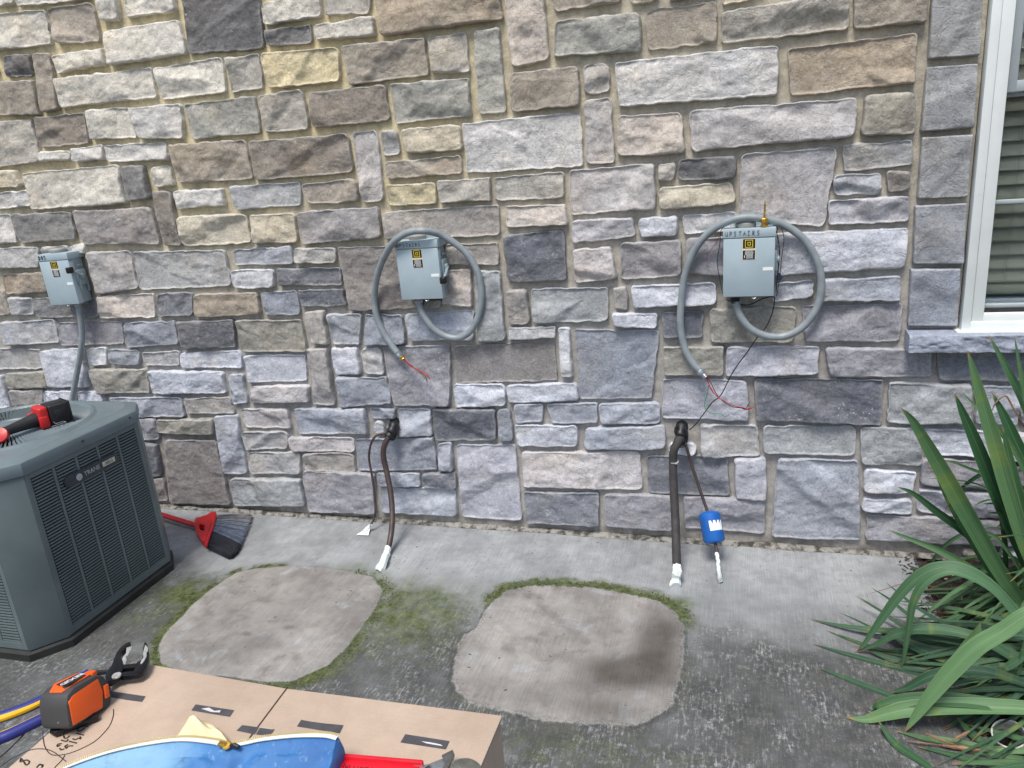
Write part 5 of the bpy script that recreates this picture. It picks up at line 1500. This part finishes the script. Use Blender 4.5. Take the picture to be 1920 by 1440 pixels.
m = MB(); m.tube([KP(1280, 365), KP(1180, 362), KP(1080, 372)], [.0035, .0035, .0045], 8); m.tube([KP(1225, 520), KP(1120, 580), KP(1000, 620)], [.006, .005, .005], 8); m.build('shank', BLK, pl)
def grip(pts, rad, nm, stripe):
    P_ = [KP(*p) for p in pts]; S = spline(P_, 6)
    m = MB(); m.tube(S, rad, 12); g_ = m.build(nm, NAVY, pl)
    m = MB(); m.tube([p+stripe for p in S], [r_*0.62 for r_ in (rad if isinstance(rad, list) else [rad]*len(S))], 10); m.build('grip_inlay', YLW, g_)
grip([(1000, 380, zj), (700, 560, zj), (380, 725, zj), (120, 830, zj), (-120, 905, zj)], 0.0085, 'grip', Vector((0.0012, -0.0062, 0.001)))
grip([(1000, 640, zj), (700, 780, zj), (400, 925, zj), (120, 1060, zj), (0, 1110, zj), (-110, 1170, zj)], 0.0085, 'grip', Vector((-0.002, 0.0058, 0.0015)))

# ------------------------------------------------------------------ blue zipped pouch
t = NT('pouch_canvas')
c = t.mix(t.ramp(t.noise(9, 4), 0.35, 0.65), lin((40, 98, 160)), lin((62, 124, 182)))
sepx = t.n('ShaderNodeSeparateXYZ'); t.l(t.co(), sepx.inputs[0])
pale = t.ramp(t.math('ADD', sepx.outputs[0], t.ramp(t.noise(12, 5), 0.3, 0.7, -0.03, 0.03)), -0.66, -0.76)
c = t.mix(t.math('MULTIPLY', pale, 0.85), c, lin((136, 182, 208)))  # pale sheen painted into the canvas toward its left end
c = t.mix(t.ramp(t.noise(22, 6, .7), 0.52, 0.72, 0, 0.6), c, lin((24, 66, 124)))
c = t.mix(t.ramp(t.noise(60, 5, .75), 0.56, 0.70, 0, 0.5), c, lin((150, 180, 200)))
wv = t.noise(1.0, 2, .5, t.co((900, 900, 900)))
M_POUCH = t.fin(c, 0.6, 0, t.bump(wv, 0.0008, 0.6, t.bump(t.noise(14, 3), 0.01, 0.3)))
zr = CZ+0.062
rp = [(60, 1470), (130, 1438), (200, 1413), (270, 1397), (340, 1388), (400, 1393), (430, 1400), (460, 1395), (500, 1387), (560, 1381), (610, 1381), (632, 1386)]
RS = spline([atZ(x, y, zr) for x, y in rp], 8)
po = empty('zip_pouch', atZ(400, 1420, CZ), 'blue canvas zip pouch with a brass zipper lying on the cardboard box', 'pouch')
tow = Vector((0.05, -1, 0)).normalized()
secs = [(-0.022, -0.060), (-0.020, -0.030), (-0.010, -0.006), (0.0, 0.0), (0.006, -0.001), (0.012, -.005)]+[(0.018+0.004*k, -0.009-0.0020*k) for k in range(20)]+[(0.105, -0.054), (0.115, -0.0615)]
vs = []; nS = len(secs)
for i, p in enumerate(RS):
    e = 1.0 if i < len(RS)-9 else max(0.25, math.sqrt(max(0.0, 1-((i-(len(RS)-9))/8.0)**2)))
    for dy, dz in secs:
        bul = 0.006*math.sin(i*0.21)*(1 if dy > 0.02 else 0)+(0.005*(float(fbm(np.array([i*0.16]), np.array([dy*38.]), 301, 4)[0])-.5)+0.0015*math.sin(i*0.5+dy*60))*(dy > .012)
        vs.append(p+tow*(dy*(0.45+0.55*e))+Vector((0, 0, max(dz*(1.0)+bul*(dz > -.055), -0.0615))))
fs = []
for i in range(len(RS)-1):
    for k in range(nS-1): fs.append((i*nS+k, i*nS+k+1, (i+1)*nS+k+1, (i+1)*nS+k))
fs.append(tuple(range(nS-1, -1, -1))); fs.append(tuple((len(RS)-1)*nS+k for k in range(nS)))
m = MB(); m.add(vs, fs); m.build('pouch_body', M_POUCH, po, ang=70)
# zipper tape and teeth along the top edge
m = MB(); q = []
for i, p in enumerate(RS): q += [p+Vector((0, 0, .0022))-tow*0.004, p+Vector((0, 0, .0026))+tow*0.004]
m.add(q, [(2*i, 2*i+1, 2*i+3, 2*i+2) for i in range(len(RS)-1)])
m.add([v-Vector((0, 0, .0008)) for v in q], [(2*i+2, 2*i+3, 2*i+1, 2*i) for i in range(len(RS)-1)])
zp = m.build('zipper_tape', simple('zipper_tape_white', (226, 230, 226), .7, var=.05), po)
m = MB(); acc = 0
for i in range(len(RS)-1):
    a, b = RS[i], RS[i+1]; L = (b-a).length; dn_ = (b-a).normalized()
    while acc < L:
        c = a+dn_*acc+Vector((0, 0, .0036))-tow*0.0035; X_ = dn_; m.box(c, (0.0011, 0.0034, 0.0012), Matrix((X_, X_.cross(Vector((0, 0, 1))).normalized(), Vector((0, 0, 1)))).transposed()); acc += 0.0024
    acc -= L
m.build('zipper_teeth', simple('pale_brass', (226, 208, 150), .4, .3), zp, smooth=False)
m = MB(); zc_ = atZ(425, 1397, zr+0.006)
m.lathe([(0.0045, -.0012), (0.006, 0), (0.0045, 0.0012)], zc_, Vector((0.1, -.4, 1)), 16); m.box(zc_-ex_*0.006, (0.012, 0.007, 0.005), Mc, bev=.001)
zpull = m.build('zipper_pull', M_BRASS, zp)
m = MB(); m.tube([zc_+ex_*0.006, zc_+ex_*0.012+Vector((0, 0, .002)), zc_+ex_*0.018], [0.002, .0032, .003], 8); m.build('pull_cord', M_BLACK, zpull)

# ------------------------------------------------------------------ cream cloth behind the pouch
cl = empty('cream_cloth', atZ(385, 1385, CZ), 'small crumpled cream cloth poking out behind the blue pouch', 'cloth')
n = 22; V = []
o_ = atZ(325, 1392, CZ+.004); xr_ = atZ(436, 1400, CZ+.004)-o_; yr_ = (atZ(365, 1352, CZ+.004)-atZ(372, 1396, CZ+.004))
for j in range(n):
    for i in range(n):
        u = i/(n-1); v = j/(n-1)
        hw = math.sin(math.pi*min(max(u, 0.02), 0.98))**0.7
        k = float(fbm(np.array([u*3.]), np.array([v*3.]), 201, 3)[0])
        p = o_+xr_*u+yr_*(v*hw*(0.75+0.35*math.sin(u*2.2+.2)) - 0.12)
        p.z += 0.024*math.sin(math.pi*v)*hw*(0.5+k)+0.004*math.sin(u*14+v*3)*hw
        V.append(tuple(p))
me = bpy.data.meshes.new('cloth'); me.from_pydata(V, [], [(j*n+i, j*n+i+1, (j+1)*n+i+1, (j+1)*n+i) for j in range(n-1) for i in range(n-1)]); me.update()
link('cloth', me, simple('cream_fabric', (232, 218, 176), .85, var=.08, bump=.4, bsc=300), cl)

# ------------------------------------------------------------------ red pipe wrench
RH = simple('wrench_red', (214, 30, 48), .38, var=.10, sc=20, bump=.15)
pw = empty('pipe_wrench', atZ(700, 1435, CZ), 'red handled pipe wrench with silver jaw on the cardboard box', 'wrench')
zw = CZ+0.006
h0 = atZ(612, 1451, zw); h1 = atZ(770, 1465, zw); hx = (h1-h0).normalized(); hy = Vector((hx.y, -hx.x, 0)); Mw = Matrix((hx, -hy, Vector((0, 0, 1)))).transposed(); LH = (h1-h0).length
m = MB(); cH = (h0+h1)/2+Vector((0, 0, .009))
m.box(cH, (LH+0.03, 0.024, 0.014), Mw, bev=.003); m.box(cH-hy*0.0135+Vector((0, 0, .001)), (LH+0.03, 0.006, 0.022), Mw, bev=.002); m.box(cH+hy*0.0135+Vector((0, 0, .001)), (LH+0.03, 0.006, 0.022), Mw, bev=.002)
hd = m.build('handle', RH, pw)
text_mesh('handle_lettering', 'HEAVY DUTY (R)', 0.0085, M_BLACK, hd, frame4(cH+Vector((0, 0, .0073))+hy*0.002, -hx, hy), 0.0002)
m = MB(); q0 = h1+hx*0.002
def WP(x, y, z=0): return q0+hx*x+hy*y+Vector((0, 0, z))
m.prism([WP(-.004, -.010), WP(.018, -.015), WP(.034, -.026), WP(.046, -.036), WP(.050, -.030), WP(.047, -.006), WP(.044, .016), WP(-.004, .013)], (0, 0, 0.016), bev=.002)
jw = m.build('jaw', M_ZINC, pw)
m = MB(); m.prism([WP(.034, -.027, .0165), WP(.046, -.038, .0165), WP(.051, -.030, .0165), WP(.046, .010, .0165), WP(.040, .010, .0165), WP(.042, -.018, .0165)], (0, 0, 0.0035), bev=.0006)
m.build('jaw_face', simple('worn_steel', (120, 122, 116), .45, .7, var=.2, sc=90), jw)
m = MB()
for r_ in (0.0085, 0.0055): m.tube([WP(.026+math.cos(a_)*r_, -.004+math.sin(a_)*r_, .0165) for a_ in np.linspace(0.3, 4.6, 16)], .0008, 5)
m.build('jaw_mark', M_BLACK, jw)
m = MB(); m.lathe([(0.010, -.012), (0.021, -.010), (0.022, 0), (0.021, .010), (0.010, .012)], WP(.072, -.002, .012), hx*0.25+Vector((0, 0, 1)), 36)
m.build('adjusting_nut', simple('cast_grey', (128, 128, 120), .5, .6, var=.2, sc=60, bump=.8, bsc=250), pw)

# ------------------------------------------------------------------ strap-leaved plants
def leaf_material(name, c1, c2, tip):
    t = NT(name); at = t.n('ShaderNodeSeparateColor'); t.l(t.attr('Lf'), at.inputs[0]); u, v, r_ = at.outputs
    ctc = t.n('ShaderNodeCombineXYZ'); t.l(t.math('MULTIPLY', u, 26.0), ctc.inputs[0]); t.l(t.math('MULTIPLY', v, 1.6), ctc.inputs[1]); t.l(t.math('MULTIPLY', r_, 50.0), ctc.inputs[2])
    vein = t.noise(1.0, 4, 0.6, ctc.outputs[0])
    c = t.mix(r_, lin(c1), lin(c2))
    c = t.mix(1.0, c, t.grey(t.ramp(vein, 0.3, 0.7, 0.76, 1.2)), 'MULTIPLY')
    ctb = t.n('ShaderNodeCombineXYZ'); t.l(t.math('MULTIPLY', v, 5.0), ctb.inputs[0]); t.l(t.math('MULTIPLY', r_, 70.0), ctb.inputs[1])
    blotch = t.noise(1.0, 4, 0.6, ctb.outputs[0])
    c = t.mix(t.ramp(blotch, 0.55, 0.72, 0, 0.5), c, lin((128, 142, 60)))
    mid_ = t.math('ABSOLUTE', t.math('SUBTRACT', u, 0.5))
    c = t.mix(t.ramp(mid_, 0.035, 0.0, 0, 0.30), c, lin((150, 170, 120)))
    c = t.mix(t.ramp(mid_, 0.46, 0.5, 0, 0.35), c, lin((150, 160, 110)))
    c = t.mix(t.ramp(v, 0.90, 0.985), c, lin(tip))
    t.fin(c, 0.5, 0, t.bump(vein, 0.0014, 0.8), 0.4)
    return t.m
M_L1 = leaf_material('strap_leaf', (36, 78, 46), (100, 136, 92), (150, 120, 70))
M_L2 = leaf_material('low_strap_leaf', (32, 70, 50), (78, 114, 80), (120, 90, 60))
M_DEAD = simple('dead_leaf', (140, 108, 84), .8, var=.3, sc=40, bump=.5, bsc=80)
CV = np.array(CAM)
class Leaves:
    def __init__(s): s.v = []; s.f = []; s.c = []
    def blade(s, pts, wid, fold=0.35, face=None, rnd=None, tipw=0.0, nseg=7, peak=0.45):
        """pts base->tip in world, wid metres"""
        S = spline(pts, nseg); m = len(S); rnd = random.random() if rnd is None else rnd; b = len(s.v)
        for i, p in enumerate(S):
            t_ = i/(m-1); T = (S[min(i+1, m-1)]-S[max(i-1, 0)]).normalized()
            up_ = face if face is not None else Vector((0, -0.55, 0.85))
            sd = T.cross(up_); 
            if sd.length < 1e-4: sd = T.orthogonal()
            sd.normalize(); nn = sd.cross(T).normalized()
            if t_ < peak: wf = 0.72+0.28*math.sin(t_/peak*math.pi/2)
            else: wf = max(0.0, 1-((t_-peak)/(1-peak))**1.7)
            w_ = max(wid*wf/2, 0.0006)
            for k, (a_, h_) in enumerate(((-1, fold), (-0.5, fold*0.42), (0, 0), (0.5, fold*0.42), (1, fold))):
                s.v.append(tuple(p+sd*(w_*a_)+nn*(w_*h_))); s.c.append(((a_+1)/2, t_, rnd))
        for i in range(m-1):
            for k in range(4): s.f.append((b+i*5+k, b+i*5+k+1, b+(i+1)*5+k+1, b+(i+1)*5+k))
    def build(s, name, mat, par):
        me = bpy.data.meshes.new(name); me.from_pydata(s.v, [], s.f); me.update()
        colattr(me, 'Lf', np.array(s.c)); return link(name, me, mat, par)
def pxw(px_width, p):
    """metres for a width in picture pixels at point p"""
    dist = (np.array(p)-CV) @ (R @ np.array([0, 0, 1.0])); return px_width*dist/F
def YB(lst, y0, y1):
    """pixel polyline tip->base to world base->tip; distance from the wall goes y0 (base) to y1 (tip)"""
    n = len(lst); out = []
    for i, (x, y) in enumerate(lst[::-1]):
        out.append(atY(x, y, y0+(y1-y0)*i/(n-1)))
    return out
random.seed(5)
# tall clump by the wall
p1 = empty('strap_leaf_plant', (1.02, -0.36, 0), 'tall upright clump of long green strap leaves under the window sill', 'plant', 'strap leaved plants in the bed')
L1 = Leaves()
for lst, w_, y0, y1, r_ in (
    ([(1853, 627), (1872, 662), (1898, 710), (1925, 765), (1965, 880), (1990, 1010), (2000, 1120)], 17, -.36, -.22, .25),
    ([(1902, 630), (1908, 665), (1918, 720), (1935, 800), (1970, 950), (1995, 1110)], 9, -.36, -.28, .45),
    ([(1814, 657), (1826, 698), (1845, 765), (1870, 850), (1893, 930), (1925, 1030), (1970, 1130)], 27, -.42, -.40, .85),
    ([(1689, 765), (1712, 790), (1745, 845), (1785, 915), (1828, 990), (1880, 1080), (1950, 1180)], 30, -.45, -.50, .55),
    ([(1790, 738), (1806, 775), (1832, 835), (1862, 910), (1900, 1000), (1950, 1110)], 25, -.38, -.38, .12),
    ([(1801, 733), (1825, 757), (1852, 782), (1880, 815), (1925, 890), (1975, 1030)], 9, -.36, -.25, .5),
    ([(1750, 872), (1765, 903), (1792, 955), (1825, 1010), (1865, 1075), (1930, 1160)], 21, -.42, -.42, .08),
    ([(1682, 913), (1712, 925), (1760, 962), (1815, 1002), (1870, 1060), (1940, 1150)], 16, -.42, -.40, .15),
    ([(1664, 993), (1700, 1008), (1755, 1030), (1815, 1062), (1880, 1110), (1950, 1180)], 13, -.48, -.42, .6),
    ([(1860, 735), (1880, 775), (1905, 830), (1935, 900), (1980, 1060)], 22, -.34, -.26, .05),
    ([(1880, 800), (1895, 870), (1915, 950), (1960, 1090)], 20, -.38, -.33, .3),
    ([(1755, 860), (1790, 868), (1835, 885), (1890, 905), (1950, 940), (1990, 1080)], 7, -.34, -.24, .4),
    ([(1770, 960), (1790, 930), (1815, 905), (1850, 885), (1900, 870), (1960, 900), (2000, 1050)], 8, -.34, -.20, .1),
    ([(1840, 945), (1880, 944), (1930, 950), (1980, 1060)], 7, -.36, -.20, .0),
    ([(1850, 962), (1880, 962), (1930, 970), (1980, 1070)], 6, -.36, -.20, .0),
    ([(1868, 990), (1890, 972), (1912, 955), (1950, 960), (1990, 1080)], 10, -.36, -.22, .6),
    ([(1733, 1120), (1738, 1085), (1750, 1050), (1775, 1020), (1815, 1000), (1870, 1010), (1940, 1110)], 7, -.40, -.22, .5),
    ([(1700, 1060), (1715, 1065), (1740, 1068), (1790, 1060), (1860, 1070), (1940, 1140)], 7, -.42, -.25, .3),
    ([(1833, 1060), (1836, 1035), (1840, 1020), (1860, 1005), (1910, 1020), (1960, 1120)], 6, -.40, -.25, .9)):
    P_ = YB(lst, y0, y1); P_[0].z = max(P_[0].z, 0.0)
    L1.blade(P_, pxw(w_, P_[len(P_)//2]), rnd=r_*.8, face=Vector((-0.25, -0.9, 0.35)))
rp_ = random.Random(31)
for i in range(90):
    a_ = rp_.uniform(-3.3, 1.2); L_ = rp_.uniform(0.45, 0.95); b0_ = Vector((1.06+rp_.gauss(0, .07), -0.36+rp_.gauss(0, .06), 0.0))
    out_ = Vector((math.cos(a_), math.sin(a_), 0)); 
    if b0_.y+out_.y*L_*0.5 > -0.10: out_.y = -abs(out_.y)*0.2
    if out_.x < -0.2: L_ *= 0.66
    s_ = rp_.uniform(0.22, 0.6)
    P_ = [b0_, b0_+out_*L_*s_*0.25+Vector((0, 0, L_*.4)), b0_+out_*L_*s_*0.7+Vector((0, 0, L_*.72)), b0_+out_*L_*s_*1.35+Vector((0, 0, L_*(0.92-s_*.3)))]
    for q in P_: q.y = min(q.y, -0.04)
    L1.blade(P_, rp_.uniform(0.014, 0.03), rnd=rp_.random()*0.5, face=-out_+Vector((0, 0, .4)))
m = MB(); S = spline([atY(1858, 775, -.28), atY(1866, 757, -.28), atY(1878, 745, -.28), atY(1888, 744, -.28), atY(1900, 765, -.28), atY(1918, 795, -.28), atY(1945, 850, -.3)], 6)
m.tube(S, [.001+.0022*math.sin(math.pi*k/(len(S)-1)) for k in range(len(S))], 6)
S = spline([atY(1742, 852, -.3), atY(1740, 868, -.3), atY(1745, 882, -.3), atY(1752, 872, -.3)], 5); m.tube(S, .001, 5)
m.build('dead_leaves', M_DEAD, p1)
# arching clump in the middle
p2 = empty('strap_leaf_plant', (0.98, -0.74, 0), 'arching clump of grey green strap leaves bending down onto the slab', 'plant', 'strap leaved plants in the bed')
L2 = Leaves()
for lst, w_, y0, y1, r_ in (
    ([(1605, 1236), (1622, 1205), (1650, 1165), (1685, 1118), (1718, 1085), (1755, 1066), (1800, 1066), (1850, 1092), (1905, 1150), (1960, 1235)], 22, -.74, -.66, .85),
    ([(1687, 1270), (1694, 1235), (1703, 1180), (1712, 1130), (1735, 1092), (1775, 1072), (1820, 1082), (1870, 1115), (1920, 1180), (1965, 1260)], 17, -.76, -.72, .95),
    ([(1518, 1163), (1560, 1170), (1610, 1178), (1670, 1184), (1730, 1184), (1800, 1192), (1870, 1215), (1950, 1260)], 13, -.72, -.50, .5),
    ([(1604, 1232), (1640, 1210), (1680, 1190), (1725, 1180), (1780, 1183), (1840, 1200), (1900, 1235), (1970, 1290)], 20, -.76, -.66, .45),
    ([(1524, 1224), (1560, 1232), (1605, 1247), (1655, 1266), (1710, 1280), (1780, 1290), (1860, 1300), (1950, 1310)], 12, -.80, -.64, .1),
    ([(1533, 1268), (1575, 1281), (1620, 1298), (1665, 1320), (1700, 1326)], 12, -.88, -.76, .15),
    ([(1666, 1318), (1700, 1290), (1745, 1268), (1800, 1258), (1860, 1262), (1930, 1285)], 20, -.88, -.84, .2),
    ([(1608, 1118), (1650, 1145), (1700, 1180), (1760, 1215), (1840, 1240), (1940, 1260)], 9, -.72, -.42, .1),
    ([(1633, 1102), (1665, 1122), (1700, 1150), (1760, 1190), (1850, 1225), (1940, 1250)], 8, -.70, -.38, .15),
    ([(1661, 1092), (1685, 1112), (1720, 1140), (1780, 1175), (1860, 1215), (1950, 1250)], 7, -.70, -.35, .12),
    ([(1573, 1148), (1610, 1165), (1660, 1190), (1720, 1215), (1800, 1240), (1900, 1265)], 6, -.74, -.48, .0),
    ([(1550, 1190), (1600, 1212), (1660, 1240), (1730, 1262), (1820, 1280), (1940, 1290)], 11, -.78, -.56, .08),
    ([(1620, 1215), (1680, 1240), (1740, 1262), (1810, 1275), (1880, 1285), (1950, 1300)], 26, -.80, -.66, .12),
    ([(1655, 1180), (1700, 1205), (1760, 1230), (1830, 1245), (1930, 1265)], 24, -.78, -.6, .2),
    ([(1865, 1273), (1885, 1254), (1905, 1240), (1930, 1222), (1970, 1215)], 15, -.84, -.84, .8),
    ([(1905, 1283), (1912, 1250), (1918, 1225), (1930, 1195), (1960, 1180)], 10, -.84, -.84, .75)):
    P_ = YB(lst, y0, y1)
    for q in P_: q.z = max(q.z, 0.004)
    L2.blade(P_, pxw(w_, P_[len(P_)//2]), rnd=r_, peak=.5)
def lying(LL, root, n_, seed, amin, amax, l0, l1, w0, w1, zmax=0.12):
    rq = random.Random(seed)
    for i in range(n_):
        a_ = rq.uniform(amin, amax); L_ = rq.uniform(l0, l1); out_ = Vector((math.cos(a_), math.sin(a_), 0)); b0_ = Vector(root)+Vector((rq.gauss(0, .05), rq.gauss(0, .06), 0))
        h_ = rq.uniform(0.02, zmax); bend = Vector((-out_.y, out_.x, 0))*rq.uniform(-.12, .12)
        P_ = [b0_, b0_+out_*L_*.3+Vector((0, 0, h_)), b0_+out_*L_*.65+Vector((0, 0, h_*.75))+bend*.5, b0_+out_*L_+Vector((0, 0, 0.006))+bend]
        for q in P_: q.z = max(q.z, .005); q.y = min(q.y, -0.02)
        LL.blade(P_, rq.uniform(w0, w1), rnd=rq.random()*0.55, peak=.5)
lying(L2, (1.02, -.72, 0), 130, 41, 2.6, 3.95, 0.26, 0.62, .008, .020)
lying(L2, (1.05, -.72, 0), 26, 43, -1.4, 1.4, 0.3, 0.6, .012, .026, .3)
L2.build('foliage', M_L2, p2)
m = MB()
for lst, r0 in (([(1606, 1119), (1640, 1140), (1680, 1165), (1705, 1180)], .0018), ([(1630, 1113), (1680, 1098), (1725, 1080)], .0012), ([(1770, 1210), (1830, 1175), (1880, 1150)], .0016)):
    S = spline(YB(lst, -.5, -.42), 5); 
    for q in S: q.z = max(q.z, .006)
    m.tube(S, [r0*(.4+.6*math.sin(math.pi*k/(len(S)-1))) for k in range(len(S))], 5)
m.build('dead_leaves', M_DEAD, p2)
# low front clump
p3 = empty('strap_leaf_plant', (0.92, -1.06, 0), 'low front clump of broad strap leaves with brown dried tips, beside the white pipe end', 'plant', 'strap leaved plants in the bed')
L3 = Leaves()
for lst, w_, y0, y1, r_ in (
    ([(1585, 1369), (1620, 1356), (1660, 1340), (1700, 1331), (1760, 1326), (1830, 1325), (1900, 1327), (1975, 1332)], 31, -.98, -.97, .75),
    ([(1641, 1340), (1645, 1325), (1690, 1315), (1760, 1312), (1850, 1320), (1960, 1345)], 26, -.98, -.93, .25),
    ([(1696, 1377), (1716, 1345), (1745, 1305), (1785, 1258), (1830, 1215), (1880, 1185), (1940, 1150), (1990, 1180)], 32, -1.0, -1.0, .98),
    ([(1838, 1168), (1830, 1190), (1815, 1215), (1795, 1240), (1780, 1262)], 24, -.96, -.96, .9),
    ([(1648, 1352), (1664, 1378), (1685, 1405), (1712, 1445), (1740, 1480)], 15, -1.12, -1.0, .1),
    ([(1678, 1377), (1720, 1390), (1770, 1404), (1830, 1418), (1900, 1425), (1970, 1430)], 14, -1.06, -1.0, .35),
    ([(1735, 1376), (1765, 1388), (1800, 1396), (1850, 1404), (1910, 1408), (1970, 1405)], 13, -1.04, -1.0, .9),
    ([(1720, 1412), (1780, 1420), (1840, 1430), (1920, 1440), (1980, 1450)], 14, -1.10, -1.05, .1),
    ([(1795, 1345), (1815, 1370), (1830, 1400), (1850, 1420)], 14, -1.0, -.97, .05)):
    P_ = YB(lst, y0, y1)
    for q in P_: q.z = max(q.z, 0.006)
    L3.blade(P_, pxw(w_, P_[len(P_)//2]), rnd=r_, peak=.5)
lying(L3, (1.0, -1.12, 0), 44, 47, 2.9, 4.2, 0.25, 0.46, .010, .020, .08)
lying(L1, (1.0, -.36, 0), 60, 53, 2.6, 4.1, 0.2, 0.42, .007, .018, .16)
lying(L3, (1.02, -1.1, 0), 24, 49, -1.5, 1.5, 0.3, 0.6, .014, .028, .3)
L1.build('foliage', M_L1, p1)
L3.build('foliage', M_L1, p3)
m = MB()
for lst, r0 in (([(1735, 1374), (1760, 1386), (1790, 1396)], .004), ([(1760, 1410), (1785, 1412), (1815, 1428), (1850, 1434)], .006), ([(1762, 1440), (1762, 1420), (1766, 1412)], .005), ([(1770, 1408), (1790, 1418), (1830, 1424)], .003), ([(1700, 1392), (1735, 1402), (1765, 1414)], .002), ([(1785, 1388), (1805, 1378), (1818, 1370)], .004)):
    S = spline(YB(lst, -1.04, -1.04), 5)
    for q in S: q.z = max(q.z, .012)
    m.tube(S, [r0*(.3+.7*math.sin(math.pi*k/(len(S)-1)))*(1+.2*math.sin(k*2.1)) for k in range(len(S))], 6)
m.build('dead_leaves', M_DEAD, p3)

# ------------------------------------------------------------------ white pipe end in the bed
pe = atZ(1893, 1392, 0.0); pp = empty('drain_pipe_end', pe, 'open white plastic pipe end lying in the bark at the bottom right', 'pipe end')
axp = Vector((-0.25, -0.30, 0.85)).normalized()
m = MB(); R_ = 0.040
m.lathe([(R_-.0035, -.10), (R_, -.10), (R_+.001, 0.028), (R_-.001, .030), (R_-.003, .028), (R_-.0035, -.06)], pe+Vector((0, 0, .01)), axp, 40); m.build('pipe_wall', simple('white_pvc', (222, 222, 218), .45, var=.08, grime=.3, gsc=30), pp)
m = MB(); m.lathe([(R_-.004, -.05), (R_-.012, -.038), (0, -.034)], pe+Vector((0, 0, .01)), axp, 24); m.build('soil_fill', M_SOIL, pp)
print('objects', len(bpy.data.objects))
